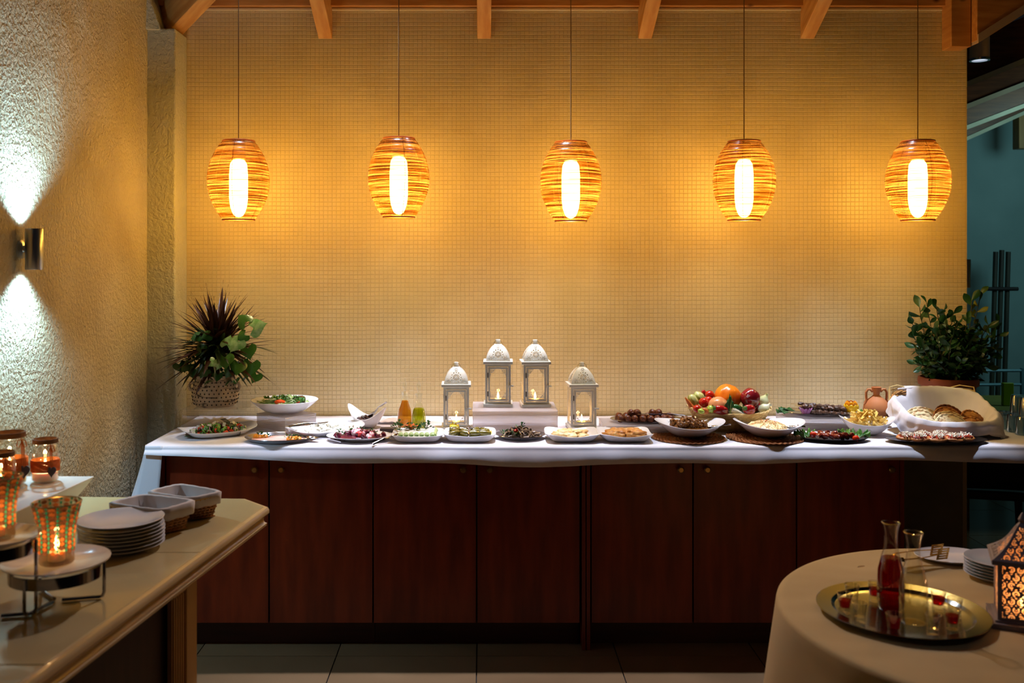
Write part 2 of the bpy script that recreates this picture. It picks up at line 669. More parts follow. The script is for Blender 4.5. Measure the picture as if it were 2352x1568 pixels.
for k, (Y, py, sl, hh, dep) in enumerate(((5.6, 192, .41, .26, .1), (6.3, 243, .39, .24, .1), (7.0, 291, .38, .24, .1), (7.8, 316, .45, .2, .2))):
    xa = X(2228, Y) - 0.3
    za = Z(py, Y) - sl * 0.3
    t = thing('purlin', ['dark roof purlin with pale lower edge, nearest of those behind the tiled wall', 'second dark purlin from the front in the next room',
                         'third dark purlin from the front in the next room', 'deep purlin over the teal wall with broad pale lower edge'][k],
              'beam', (xa, Y, za), group='purlins in the next room')
    Lx = 2.2 if k < 3 else 1.9
    obj('timber', MB().hexa([(0, 0, 0.02), (Lx, 0, 0.02 + sl * Lx), (Lx, dep, 0.02 + sl * Lx), (0, dep, 0.02)],
                            [(0, 0, hh), (Lx, 0, hh + sl * Lx), (Lx, dep, hh + sl * Lx), (0, dep, hh)]), M_dk, t, bevel=0.003)
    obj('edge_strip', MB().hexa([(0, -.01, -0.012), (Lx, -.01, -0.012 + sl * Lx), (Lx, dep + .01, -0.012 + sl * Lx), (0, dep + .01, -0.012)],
                                [(0, -.01, 0.02), (Lx, -.01, 0.02 + sl * Lx), (Lx, dep + .01, 0.02 + sl * Lx), (0, dep + .01, 0.02)]), M_pale, t, label='lower edge painted pale as if lit')
struct('beam_far_post', MB().box((X(2347, 7.9), 7.9, 3.0), (0.1, 0.1, 0.75)), wood('far_post', (150, 120, 70), (120, 92, 50), stretch=(6, 6, 1)), bevel=0.004)

# ------------------------------------------------------------------ pendants
def pendant_mat():
    m = bpy.data.materials.new('amber_banded_shade')
    m.use_nodes = True
    nt = m.node_tree
    nt.nodes.remove(nt.nodes['Principled BSDF'])
    N = nt.nodes.new
    L = nt.links.new
    tc = N('ShaderNodeTexCoord')
    mp = N('ShaderNodeMapping')
    mp.inputs['Scale'].default_value = (1.8, 1.8, 150)
    mp.inputs['Rotation'].default_value = (0.02, 0.03, 0)
    L(tc.outputs['Object'], mp.inputs[0])
    n = N('ShaderNodeTexNoise')
    n.inputs['Scale'].default_value = 1.6
    n.inputs['Detail'].default_value = 4
    n.inputs['Roughness'].default_value = 0.65
    L(mp.outputs[0], n.inputs['Vector'])
    r = N('ShaderNodeValToRGB')
    e = r.color_ramp.elements
    e[0].position = 0.40
    e[0].color = (0.014, 0.0026, 0.0001, 1)
    e[1].position = 0.62
    e[1].color = (0.20, 0.10, 0.022, 1)
    x = e.new(0.5)
    x.color = (0.058, 0.0150, 0.0006, 1)
    L(n.outputs['Fac'], r.inputs[0])
    tl = N('ShaderNodeBsdfTranslucent')
    L(r.outputs[0], tl.inputs[0])
    df = N('ShaderNodeBsdfPrincipled')
    df.inputs['Roughness'].default_value = 0.25
    L(r.outputs[0], df.inputs['Base Color'])
    a = N('ShaderNodeMixShader')
    a.inputs[0].default_value = 0.25
    L(tl.outputs[0], a.inputs[1])
    L(df.outputs[0], a.inputs[2])
    tp = N('ShaderNodeBsdfTransparent')
    tp.inputs[0].default_value = (1.0, 0.66, 0.18, 1)
    mr = N('ShaderNodeMapRange')
    mr.inputs[1].default_value = 0.41
    mr.inputs[2].default_value = 0.64
    mr.inputs[3].default_value = 0.05
    mr.inputs[4].default_value = 0.52
    L(n.outputs['Fac'], mr.inputs[0])
    b = N('ShaderNodeMixShader')
    L(mr.outputs[0], b.inputs[0])
    L(a.outputs[0], b.inputs[1])
    L(tp.outputs[0], b.inputs[2])
    L(b.outputs[0], nt.nodes['Material Output'].inputs[0])
    return m


M_shade = pendant_mat()
PY = 4.53
RS, HS = 0.145, 0.372


def shade_r(t):
    return RS * (0.51 + 0.49 * (max(0, 1 - abs(2 * t - 1.0) ** 2.05)) ** 0.97)


bulbm = emit('pendant_bulb', (1.0, 0.78, 0.38), 150)
rim_m = mat('amber_rim', (150, 70, 15), rough=0.3)
proto = None
pend = [(548, 324, 502, 'pendant over the palm planter, nearest the plaster column'), (916, 318, 496, 'second pendant from the plaster column, hung highest'),
        (1311, 327, 508, 'middle pendant of the row, above the white lanterns'), (1709, 325, 502, 'pendant above the basket of vegetables'),
        (2108, 325, 502, 'pendant above the bread basket, nearest the open end of the wall')]
for k, (px, pt, pb, lab) in enumerate(pend):
    zt = Z(pt, PY)
    loc = (X(px, PY), PY, zt)
    lab = 'amber banded barrel ' + lab
    if proto is None:
        p = thing('pendant_lamp', lab, 'lamp', loc, group='amber pendants along the tiled wall')
        mb = MB()
        rr = random.Random(4)
        prof = [(shade_r(i / 130) + rr.uniform(-.0013, .0013), -HS * i / 130) for i in range(131)]
        mb.lathe(prof, 64)
        obj('lamp_shade', mb, M_shade, p, angle=0)
        mr_ = MB()
        r0, r1 = shade_r(0), shade_r(1)
        mr_.tube([(cos(a) * r0, sin(a) * r0, 0) for a in [2 * pi * i / 40 for i in range(41)]], 0.004, 6)
        obj('shade_rim', mr_, rim_m, p)
        obj('shade_rim', MB().tube([(cos(a) * r1, sin(a) * r1, -HS) for a in [2 * pi * i / 40 for i in range(41)]], 0.004, 6), rim_m, p)
        for a in (0.5, 1.6, 2.65, 3.7, 4.75, 5.8):
            obj('shade_rib', MB().tube([(cos(a) * (shade_r(i / 20) - .003), sin(a) * (shade_r(i / 20) - .003), -HS * i / 20) for i in range(21)], 0.0011, 5),
                mat('shade_rib_mat', (150, 100, 40), rough=0.4, transl=0.25), p)
        obj('shade_cap', MB().lathe([(0.02, -0.006), (r0 - 0.004, -0.008), (r0 - 0.004, -0.010), (0.02, -0.008)], 40), mat('amber_cap', (90, 44, 14), rough=0.4), p)
        sp = MB()
        for a in (0.3, 2.4, 4.5):
            sp.tube([(0, 0, 0.0), (cos(a) * r0, sin(a) * r0, -0.002)], 0.003, 6)
        obj('spider', sp, rim_m, p)
        s_ = MB().lathe([(0, 0.012), (0.014, 0.010), (0.03, 0), (0.032, -0.03), (0.032, -0.085), (0.0, -0.085)], 18)
        obj('lamp_socket', s_, mat('socket_brass', (150, 110, 60), rough=0.35, metal=0.8), p)
        bl = MB().lathe([(0, -0.085), (0.028, -0.090), (0.039, -0.11), (0.043, -0.16), (0.043, -0.27), (0.038, -0.31), (0.030, -0.335), (0.022, -0.350), (0.010, -0.358), (0.0, -0.360)], 18)
        obj('bulb', bl, bulbm, p)
        obj('cord', MB().tube([(0, 0, 0.008), (0, 0, 1.4)], 0.0023, 6), mat('pendant_cord', (120, 92, 60), rough=0.6), p)
        proto = p
    else:
        p = dup(proto, loc, k * 1.3, lab)

# ------------------------------------------------------------------ wall lights
def updown(loc, rz, label, lit):
    t = thing('wall_light', label, 'wall light', loc, rz)
    alu = mat('brushed_aluminium', (200, 205, 212), rough=0.28, metal=1, bump=0.05, bs=300)
    cx = 0.050
    obj('body', MB().lathe([(0.024, 0.070), (0.030, 0.074), (0.031, 0.072), (0.031, -0.072), (0.030, -0.074), (0.024, -0.070), (0.022, 0), (0.024, 0.07)], 40, M=Matrix.Translation((cx, 0, 0))), alu, t)
    obj('wall_plate', MB().lathe([(0, 0), (0.034, 0), (0.034, 0.006), (0.022, 0.012), (0, 0.014)], 32, M=TR((0, 0, 0), (0, pi / 2, 0))), alu, t)
    obj('arm', MB().tube([(0.004, 0, 0), (cx - 0.02, 0, 0)], 0.013, 14), alu, t)
    for s in (1, -1):
        obj('lens', MB().lathe([(0, 0.06 * s), (0.023, 0.06 * s)], 24, M=Matrix.Translation((cx, 0, 0))), emit('led_lens', (0.72, 0.88, 1.0), 8 if lit else 1.0), t)
    return t


SY = 3.455
updown((LX + 0.004, SY, Z(572, SY)), 0, 'brushed metal up and down wall light glowing cold white on rough plaster', 'wall light')
for s in (1, -1):
    light('sconce_beam', 'SPOT', (LX + 0.054, SY, Z(572, SY) + s * 0.078), 58, (0.40, 0.73, 1.0), size=0.022, spot=124, blend=1.0,
          target=(LX + 0.054, SY, Z(572, SY) + s * 1.0))
updown((WX1 - 0.03, 5.02, Z(628, 5.0)), 0, 'metal wall light on the open end of the tiled wall, seen from the side', False)
t = thing('ceiling_spot', 'pale cylinder ceiling spot with chrome rim under the corner beam', 'spotlight', (X(2250, 5.2), 5.2, Z(136, 5.2)))
obj('housing', MB().lathe([(0, 0.3), (0.048, 0.3), (0.05, 0.0), (0.044, 0.0), (0.04, 0.02), (0, 0.03)], 32), mat('cream_housing', (220, 196, 170), rough=0.5), t)
obj('chrome_rim', MB().lathe([(0.041, 0.004), (0.052, 0.004), (0.052, -0.008), (0.041, -0.008), (0.041, 0.004)], 32), STEEL(), t)
obj('lens', MB().lathe([(0, 0.0), (0.04, 0.0)], 24), emit('led_lens_dim', (0.75, 0.85, 1.0), 0.9), t)

# ------------------------------------------------------------------ buffet cabinets and worktop
M_door = wood('cherry_veneer', (122, 40, 13), (92, 26, 8), rough=0.35, scale=2.6, stretch=(7, 7, 1), knots=False)
M_kick = wood('dark_plinth', (62, 22, 14), (46, 16, 10), rough=0.4, scale=3, stretch=(1, 7, 7), knots=False)
M_carc = mat('carcass_black', (16, 8, 6), rough=0.8)
M_knob = mat('brass_knob', (170, 140, 90), rough=0.3, metal=0.9)
DY = 4.20
ZB, ZT = 0.112, 0.858
units = [((380, 618), (618, 857)), ((857, 1095), (1095, 1333)), ((1357, 1592), (1592, 1830)), ((1830, 2068),)]
knobx = {618: None}
lbl = ['cherry wood cabinet at the plaster column end of the buffet', 'cherry wood cabinet under the white lanterns',
       'cherry wood cabinet under the vegetable basket', 'single door cherry wood cabinet at the open end of the wall']
for k, u in enumerate(units):
    xa, xb = X(u[0][0], DY), X(u[-1][1], DY)
    t = thing('cabinet', lbl[k], 'cabinet', (xa, DY, 0), group='cherry wood buffet cabinets')
    W = xb - xa
    obj('body', MB().box((W / 2, 0.34, (ZB + ZT) / 2 - 0.0), (W - 0.002, 0.62, ZT - ZB)), M_carc, t)
    obj('plinth', MB().box((W / 2, 0.36, ZB / 2), (W - 0.001, 0.58, ZB)), M_kick, t, bevel=0.001)
    for i, (a, b) in enumerate(u):
        da, db = X(a, DY) - xa, X(b, DY) - xa
        d = obj('door', MB().box(((da + db) / 2, 0.01, (ZB + ZT) / 2), (db - da - 0.006, 0.02, ZT - ZB - 0.006)), M_door, t, bevel=0.0015)
        kx = (db - 0.058) if i == 0 else (da + 0.058)
        if k == 3:
            kx = db - 0.045
        obj('knob', MB().lathe([(0, 0), (0.006, 0), (0.006, 0.012), (0.013, 0.017), (0.0145, 0.024), (0.010, 0.030), (0, 0.031)], 18, M=TR((kx, 0, Z(1076, DY)), (pi / 2, 0, 0))), M_knob, d)
for a, b in ((1336, 1344.5), (1346.5, 1355)):
    single('filler_panel', MB().box((0, 0, 0), (X(b, DY) - X(a, DY), 0.5, ZT)), M_door, 'narrow dark cherry upright between the two runs of cabinets', 'panel',
           loc=(X((a + b) / 2, DY), DY + 0.235, ZT / 2 + 0.001), group='uprights between cabinets', bevel=0.0015)
single('end_panel', MB().box((0, 0, 0), (0.02, 0.6, ZT)), M_door, 'dark end panel closing the cabinet run beside the plain wall', 'panel', loc=(X(2068, DY) + 0.012, DY + 0.31, ZT / 2), bevel=0.001)
single('end_panel', MB().box((0, 0, 0), (0.016, 0.6, ZT)), M_door, 'cherry end panel under the hanging corner of the tablecloth', 'panel', loc=(X(378, DY) - 0.01, DY + 0.31, ZT / 2), bevel=0.001)
# plain wall below the worktop
struct('wall_back_lower', MB().box(((2.02 + WX1 - .035) / 2, WY - 0.012, 0.43), (WX1 - .035 - 2.02, 0.02, 0.86)), mat('lower_plaster', (150, 140, 110), (130, 120, 92), vs=3, rough=0.8), smooth=False)
single('worktop', MB().prism([(-1.455, 4.165), (3.9, 4.165), (3.9, 4.93), (WX1 + 0.01, 4.93), (WX1 + 0.01, 4.94), (-1.455, 4.94)], ZT + 0.001, T - 0.006),
       wood('worktop_wood', (150, 90, 40), (120, 66, 26), scale=3, stretch=(1, 7, 7), knots=False), 'long wooden buffet worktop showing at its end under the white cloth', 'worktop', smooth=False, bevel=0.002)

# tablecloth on the buffet
M_cloth = mat('white_linen', (226, 222, 228), (216, 212, 218), rough=0.85, vs=2, sheen=0.2, bump=0.12, bs=260, bd=0.001)
ct = thing('tablecloth', 'long white tablecloth spread over the buffet with a short wavy front drop', 'tablecloth', (0, 0, 0))
XA, XB = -1.462, 3.92


def hem(x):
    b = 0.055 + 0.010 * sin(x * 2.1 + 1.0) + 0.005 * sin(x * 6.3) + 0.004 * noise.noise(Vector((x * 3, 0, 0)))
    e = max(0.0, min(1.0, (x - XA) / 0.75))
    return 0.018 + (b - 0.018) * (e ** 0.8)


def clothf(u, v):
    x = XA + (XB - XA) * u
    # v 0..0.62 top from back to front, then round, then drop
    wr = 0.0012 * noise.noise(Vector((x * 5, v * 14, 0))) + 0.0008 * noise.noise(Vector((x * 17, v * 30, 4)))
    if v <= 0.62:
        y = 4.938 - (4.938 - 4.160) * (v / 0.62)
        return (x, y, T - 0.003 + wr + 0.0012)
    s = (v - 0.62) / 0.38
    h = hem(x)
    fold = 0.006 * noise.noise(Vector((x * 2.4, 1.0, 0))) + 0.003 * noise.noise(Vector((x * 8, 5.0, 0)))
    if s < 0.4:
        a = s / 0.4 * pi / 2
        return (x, 4.160 - 0.016 * sin(a) - 0.004 * s, T - 0.003 - 0.016 * (1 - cos(a)) + wr)
    q = (s - 0.4) / 0.6
    return (x, 4.1424 - fold * q - 0.020 * q - 0.004 * sin(pi * q), T - 0.019 - h * q)


cm_ = MB().grid(clothf, 430, 46)
obj('cloth_top', cm_, M_cloth, ct, angle=0)


def sidef(u, v):                   # drop at the column end, wrapping round the front corner
    L1 = 0.78
    s = u * (L1 + 0.075)
    fall = 0.27 * v
    if s < L1:
        x, y = XA, 4.935 - s
        nrm = (-1, 0)
    else:
        x, y = XA + (s - L1), 4.145
        nrm = (0, -1)
    k = v ** 1.2
    flare = 0.012 + 0.03 * sin(s * 11) * k + 0.03 * k
    near = max(0, 1 - abs(s - L1) / 0.12)
    x += -flare * (0.5 if s < L1 else 0) - 0.055 * near * k
    y += -0.03 * near * k
    return (x - 0.001, y, T - 0.004 - fall - 0.03 * near * v)


obj('side_drop', MB().grid(sidef, 80, 20), M_cloth, ct, angle=0, solid=0.0015)

# ------------------------------------------------------------------ stone counter with bullnose (foreground)
CH = 0.88
M_marble = mat('cream_marble', (190, 174, 130), (172, 152, 108), rough=0.16, vs=1.6, vd=6, coat=0.2)
top = [(-1.665, 3.35), (-0.833, 3.31), (-0.735, 3.205), (-0.905, 1.86), (-1.02, 0.95), (-1.665, 0.95)]
tc_ = thing('stone_counter', 'cream marble counter with moulded edge and fluted corner post', 'counter', (0, 0, 0))
yj1 = 2.70


def edge_x(y): return -0.735 - (3.205 - y) * 0.1265
# slabs split at the joint
slabs = [[(-1.665, 3.35), (-0.833, 3.31), (-0.735, 3.205), (edge_x(yj1 + .002), yj1 + .002), (-1.665, yj1 + .002)],
         [(-1.665, yj1 - .001), (edge_x(yj1 - .001), yj1 - .001), (edge_x(1.95), 1.95), (-1.665, 1.95)],
         [(-1.665, 1.947), (edge_x(1.947), 1.947), (edge_x(0.95), 0.95), (-1.665, 0.95)]]
for s_ in slabs:
    obj('slab', MB().prism(s_[::-1], CH - 0.028, CH), M_marble, tc_, smooth=False, bevel=0.0015)
# moulded edge along the right side and the chamfer
path = [(-1.665, 3.35), (-0.833, 3.31), (-0.735, 3.205), (-1.02, 0.95)]
prof = [(-.006, -0.003), (0.0015, -0.0015), (0.012, -0.003), (0.017, -0.012), (0.017, -0.022), (0.010, -0.030), (0.002, -0.033), (0.0, -0.044), (0.003, -0.052), (0.010, -0.056), (0.009, -0.064), (0.0, -0.068), (-0.03, -0.068)]
me_ = MB()
loops = []
P2 = [Vector(p) for p in path]
for i, p in enumerate(P2):
    d0 = (P2[i] - P2[i - 1]).normalized() if i > 0 else None
    d1 = (P2[i + 1] - P2[i]).normalized() if i < len(P2) - 1 else None
    d0 = d0 or d1
    d1 = d1 or d0
    n0, n1 = Vector((-d0.y, d0.x)), Vector((-d1.y, d1.x))
    nn = (n0 + n1)
    nn = nn / (nn.dot(n0))
    loops.append([(p.x + nn.x * a, p.y + nn.y * a, CH + z) for a, z in prof])
me_.rings(loops, False)
obj('moulded_edge', me_, mat('cream_marble_edge', (206, 178, 128), (190, 160, 110), rough=0.22, vs=2, coat=0.2), tc_)
# base: panel, fluted pilaster, corner strip


def bx(y): return -0.872 - (2.92 - y) * 0.13


M_dkpan = wood('dark_counter_panel', (58, 36, 26), (44, 27, 20), rough=0.5, stretch=(7, 7, 1), knots=False)
obj('base', MB().prism([(-1.66, 1.0), (bx(1.0) - .03, 1.0), (bx(2.84) - .03, 2.84), (-1.66, 2.84)], 0.001, CH - 0.07), M_dkpan, tc_, smooth=False)
M_post = mat('cream_post', (196, 160, 104), (180, 144, 90), rough=0.5, vs=3)
obj('corner_post', MB().prism([(bx(2.847), 2.847), (bx(2.92), 2.92), (-1.66, 2.925), (-1.66, 2.85)], 0.001, CH - 0.069), M_post, tc_, smooth=False, bevel=0.003)
fl = MB()
for i in range(5):
    y = 2.776 + i * 0.0145
    fl.tube([(bx(y) - 0.008, y, 0.12), (bx(y) - 0.008, y, CH - 0.16)], 0.0055, 8)
fl.prism([(bx(2.766) - .02, 2.766), (bx(2.766) - .008, 2.766), (bx(2.845) - .008, 2.845), (bx(2.845) - .02, 2.845)], 0.001, CH - 0.069)
fl.prism([(bx(2.766) - .02, 2.766), (bx(2.766) - .001, 2.766), (bx(2.845) - .001, 2.845), (bx(2.845) - .02, 2.845)], CH - 0.155, CH - 0.125)
obj('fluted_pilaster', fl, M_post, tc_)
# ------------------------------------------------------------------ things on the buffet
TT = T + 0.0005                    # resting height


def at(px, Y, z=None): return (X(px, Y), Y, TT if z is None else z)


def ruffle(L=0.06, W=0.06, seed=0, amp=0.008, up=0.25):
    def f(u, v):
        a = (u - 0.5) * 2.2
        r = v
        q = 1 + 0.18 * noise.noise(Vector((a * 4, seed, 1)))
        e = amp * (r ** 2) * sin(a * 9 + seed * 2) + amp * 0.6 * r * noise.noise(Vector((a * 6, r * 5, seed)))
        return (sin(a) * W * r * q * 0.6, cos(a) * L * r * q, up * L * r * (1.2 - r * 0.5) + e)
    return MB().grid(f, 22, 8)


M_lett = mat('lettuce_leaf', (96, 150, 52), (46, 98, 30), rough=0.45, vs=60, lo=.4, hi=.6, transl=0.25)
M_pars = mat('parsley_leaf', (54, 110, 44), (28, 74, 30), rough=0.5, vs=80, transl=0.2)
M_tomr = mat('tomato_red', (196, 36, 22), (170, 24, 16), rough=0.18, vs=14, coat=0.3)
M_feta = mat('feta', (238, 236, 224), (226, 222, 206), rough=0.7, vs=40, bump=0.4, bs=140, bd=0.002)


def parsley(seed, n=9, R_=0.03):
    r = random.Random(seed)
    mb = MB()
    for i in range(n):
        a = r.uniform(0, 6.28)
        t = r.uniform(.2, 1.1)
        l = R_ * r.uniform(.5, 1)
        d = Vector((cos(a) * cos(t), sin(a) * cos(t), sin(t)))
        p = d * l
        mb.tube([(0, 0, 0), tuple(p)], 0.0008, 4)
        sd = d.cross(Vector((0, 0, 1))).normalized()
        for k in range(-2, 3):
            q = (d + sd * k * 0.5 + Vector((0, 0, r.uniform(-.2, .3)))).normalized()
            e = p + q * R_ * 0.36
            m_ = (p + e) / 2
            wv = q.cross(Vector((0.1, 0.2, 1))).normalized() * R_ * 0.10
            mb.add([tuple(p), tuple(m_ + wv + Vector((0, 0, .002))), tuple(e), tuple(m_ - wv)], [(0, 1, 2, 3)])
    return mb


def tongs(name, label, p0, p1, headm='slotted', w=0.028, mt_=None, tip=0.055, spread=0.014, group=None, roll=0):
    """serving tongs: closed end at p0, gripping heads at p1"""
    a, b = Vector(p0), Vector(p1)
    L_ = (b - a).length
    t = thing(name, label, 'tongs', tuple(a), 0, group)
    d = (b - a).normalized()
    side = d.cross(Vector((0, 0, 1))).normalized()
    up = side.cross(d)
    M = Matrix((d, side, up)).transposed().to_4x4() @ Matrix.Rotation(roll, 4, 'X')
    m_ = mt_ or STEEL()
    obj('spring_end', MB().tube([(0.012, 0.0, spread), (-0.004, 0, spread * 0.7), (-0.008, 0, 0), (-0.004, 0, -spread * .7), (0.012, 0, -spread)], 0.0085, 8, M=M, flat=.25), m_, t)
    for s in (1, -1):
        obj('arm', MB().tube([(0.01, 0, s * spread), (L_ * .4, 0, s * (spread + .003)), (L_ - tip, 0, s * spread * .8)], [0.008, 0.0055, 0.005], 8, M=M, flat=.3), m_, t)
        mb = MB()
        n = 5
        if headm == 'slotted':
            for i in range(n):
                y = (i - (n - 1) / 2) * w / n
                mb.box((L_ - tip / 2, y, s * spread * .7), (tip, w / n * 0.6, 0.0016), M)
            mb.box((L_ - tip + .003, 0, s * spread * .75), (0.008, w * .9, 0.0016), M)
            mb.box((L_ - .003, 0, s * spread * .7), (0.007, w * .95, 0.0016), M)
        else:
            mb.grid(lambda u, v: (L_ - tip + tip * v, (u - .5) * w * sin(min(pi, .5 + v * 2.4)), s * (spread * .7) - s * .004 * (1 - (2 * u - 1) ** 2)), 8, 8, M)
        obj('serving_head', mb, m_, t, solid=0.0012 if headm != 'slotted' else 0)
    return t


def spoon(label, bowl, tip, group=None, cat='spoon', m_=None, bw=0.021):
    a, b = Vector(tip), Vector(bowl)
    d = (b - a)
    L_ = d.length
    d.normalize()
    side = d.cross(Vector((0, 0, 1))).normalized()
    up = side.cross(d)
    M = Matrix((d, side, up)).transposed().to_4x4()
    t = thing('serving_spoon', label, cat, tuple(a), 0, group)
    obj('handle', MB().tube([(0, 0, 0), (0.03, 0, .002), (L_ * .5, 0, 0.006), (L_ - .05, 0, 0.002), (L_ - 0.035, 0, -.003)], [0.006, 0.0055, 0.003, 0.003, 0.005], 8, M=M, flat=.4), m_ or STEEL(), t)
    obj('spoon_bowl', MB().grid(lambda u, v: (L_ - .04 + .06 * v, (2 * u - 1) * bw * sqrt(max(0, 1 - (2 * v - 1) ** 2)), -0.012 * (1 - (2 * v - 1) ** 2) * (1 - (2 * u - 1) ** 2)), 12, 12, M), m_ or STEEL(), t, solid=0.0012)
    return t


def plate(name, label, loc, a, b, h, n=2, rz=0, m_=None, cat='plate', foot=.62, flare=1.0, zw=None, depth=None, group=None, rimw=0):
    return single(name, dishmesh(a, b, h, n, foot, .004, flare, zw, depth, rimw=rimw), m_ or WHITE(), label, cat, loc=loc, rz=rz, group=group, angle=30)


def shadd(parent, name, mb, m_, n, fn, **k):
    """n parts sharing one mesh; fn(i)->(loc, rot, scale)"""
    k.setdefault('angle', 0)
    me = mesh(name, mb, m_, **k)
    for i in range(n):
        l, r, s = fn(i)
        o = obj(name, me, None, parent, loc=l, rot=r)
        o.scale = (s, s, s) if not isinstance(s, tuple) else s


def mound(rr, a, b, h, z, ang=0):
    """random point on a salad mound (ellipse a,b, height h)"""
    while True:
        x, y = rr.uniform(-1, 1), rr.uniform(-1, 1)
        if x * x + y * y < 1:
            break
    zz = h * (1 - (x * x + y * y)) ** .8
    x, y = x * a, y * b
    return (x * cos(ang) - y * sin(ang), x * sin(ang) + y * cos(ang), z + zz)


def rot(rr): return (rr.uniform(0, 6), rr.uniform(0, 6), rr.uniform(0, 6))


def chunk(r=0.01, n=8, m=5, nz=.35, seed=1, flat=1.0):
    return MB().ell((0, 0, 0), (r, r * .8, r * flat * .75), n, m, nz, 1.7, seed)


def wedge(r=0.014):
    return MB().grid(lambda u, v: (r * cos(u * pi) * (.5 + .5 * sin(v * pi)), r * .45 * (v - .5) * 2, r * sin(u * pi) * .8), 8, 5)


def slice_(r=0.016, th=.003):
    return MB().lathe([(0, 0), (r, 0), (r * 1.02, th / 2), (r, th), (0, th)], 14)


# --- Greek salad platter
c1 = at(500, 4.40)
lift = lambda k: (lambda t, r: k * (max(0, r - .6)) * (abs(cos(t)) ** 3 * 1.0))
plate('salad_platter', 'white boat shaped platter of mixed vegetable salad at the corner of the table', c1, 0.175, 0.112, 0.024, n=3.2, rz=math.radians(33), foot=.72, zw=lift(.05), depth=.006)
sal = thing('greek_salad', 'vegetable salad with white cheese cubes, tomato and cucumber on boat shaped platter', 'salad', (c1[0], c1[1], TT + .006), math.radians(33))
rr = random.Random(3)
base = MB().ell((0, 0, 0.003), (.145, .085, .014), 24, 8, .25, 6, 2)
obj('shredded_vegetables', base, mat('salad_shreds', (110, 60, 30), (50, 80, 30), rough=.4, vs=60, lo=.42, hi=.55, bump=.8, bs=120, bd=.006), sal, kind='stuff')
mm = lambda h=.026: mound(rr, .135, .078, h, .008)
shadd(sal, 'tomato_wedge', wedge(.015), mat('tomato_flesh', (206, 66, 34), (180, 40, 24), rough=.25, vs=30), 34, lambda i: (mm(), rot(rr), rr.uniform(.8, 1.2)))
shadd(sal, 'feta_cube', MB().box((0, 0, 0), (.019, .017, .013)), M_feta, 24, lambda i: (mm(.034), rot(rr), rr.uniform(.7, 1.15)), smooth=False)
shadd(sal, 'cucumber_slice', slice_(.013), mat('cucumber', (150, 190, 110), (90, 150, 60), rough=.35, vs=30), 30, lambda i: (mm(), rot(rr), rr.uniform(.8, 1.15)))
shadd(sal, 'green_pepper_strip', MB().tube([(-.018, 0, 0), (0, .008, .004), (.018, 0, 0)], .0035, 6), mat('pepper_green', (70, 120, 30), rough=.3), 34, lambda i: (mm(), rot(rr), 1))
shadd(sal, 'onion_ring', MB().tube([(.013 * cos(a * pi / 6), .013 * sin(a * pi / 6), 0) for a in range(10)], .0017, 5), mat('red_onion', (150, 70, 110), (210, 180, 200), rough=.35, vs=40), 26, lambda i: (mm(), rot(rr), 1))
shadd(sal, 'black_olive', MB().ell((0, 0, 0), (.008, .008, .010), 10, 6), mat('olive_black', (40, 18, 22), rough=.15, coat=.5), 9, lambda i: (mm(.03), rot(rr), 1))
tongs('serving_tongs', 'steel tongs with dark slotted spoon heads lying on the vegetable salad', (X(550, 4.36), 4.36, Z(992, 4.36)), (X(508, 4.42), 4.44, Z(966, 4.44)), w=.03, tip=.06)
tg2 = at(560, 4.52)

# --- steel tray with pink dip
c2 = at(641, 4.255)
plate('steel_tray', 'oval stainless steel tray of pale pink dip at the table edge', c2, .152, .108, .017, rz=0, m_=STEEL(), cat='tray', foot=.86, depth=.003)
single('pink_dip', MB().lathe([(0, .007), (.7, .0065), (.98, .003), (1.0, 0), (0, 0)], 40, sup(.125, .082, 2)), mat('taramas', (236, 186, 172), (228, 172, 158), rough=.45, vs=10, bump=.3, bs=40), 'smooth pale pink fish roe dip on the oval steel tray', 'dip', loc=(c2[0], c2[1], TT + .0032))
for k, (dx, dy, lab) in enumerate(((-.085, .01, 'orange slice and parsley garnish at the far side of pink dip, by the salad platter'), (.075, -.035, 'orange slice and parsley garnish on pink dip beside the spoon'))):
    g = thing('dip_garnish', lab, 'garnish', (c2[0] + dx, c2[1] + dy, TT + .0085), group='garnishes on the pink dip')
    r5 = random.Random(k)
    shadd(g, 'orange_slice', slice_(.014, .003), mat('orange_flesh', (236, 150, 44), (224, 120, 30), rough=.4, vs=40), 4, lambda i: ((-.02 + i * .013, r5.uniform(-.008, .008), .004), (r5.uniform(.3, .9), r5.uniform(-.5, .5), 0), 1))
    obj('parsley', parsley(k + 3, 12, .028), M_pars, g)
    obj('parsley', parsley(k + 13, 10, .024), M_pars, g, loc=(-.022 if k else .026, .01, 0))
spoon('steel spoon with long handle lying from pink dip towards the beetroot plate', (X(712, 4.22), 4.235, Z(1003, 4.235)), (X(783, 4.17), 4.18, TT + .004))

# --- feta platter
c3 = at(747, 4.43)
plate('cheese_platter', 'white boat shaped platter of crumbled white cheese', c3, .183, .112, .022, n=3.2, rz=math.radians(36), foot=.72, zw=lift(.05), depth=.006)
ft = thing('crumbled_cheese', 'crumbled white cheese with dark herb specks', 'cheese', (c3[0], c3[1], TT + .006), math.radians(36))
obj('cheese_heap', MB().ell((0, 0, 0.004), (.15, .083, .024), 40, 14, .35, 9, 5), mat('feta_crumb', (240, 238, 228), (222, 218, 204), rough=.7, vs=60, bump=.9, bs=110, bd=.004), ft)
r6 = random.Random(8)
m6 = lambda: mound(r6, .135, .075, .026, .006)
shadd(ft, 'cheese_crumb', chunk(.012, 7, 5, .5, 3), M_feta, 170, lambda i: (m6(), rot(r6), r6.uniform(.5, 1.1)))
shadd(ft, 'herb_speck', chunk(.0022, 5, 4, .4, 2), mat('dried_herb', (90, 84, 56), rough=.8), 34, lambda i: (tuple(Vector(m6()) + Vector((0, 0, .006))), rot(r6), r6.uniform(.5, 1.2)))
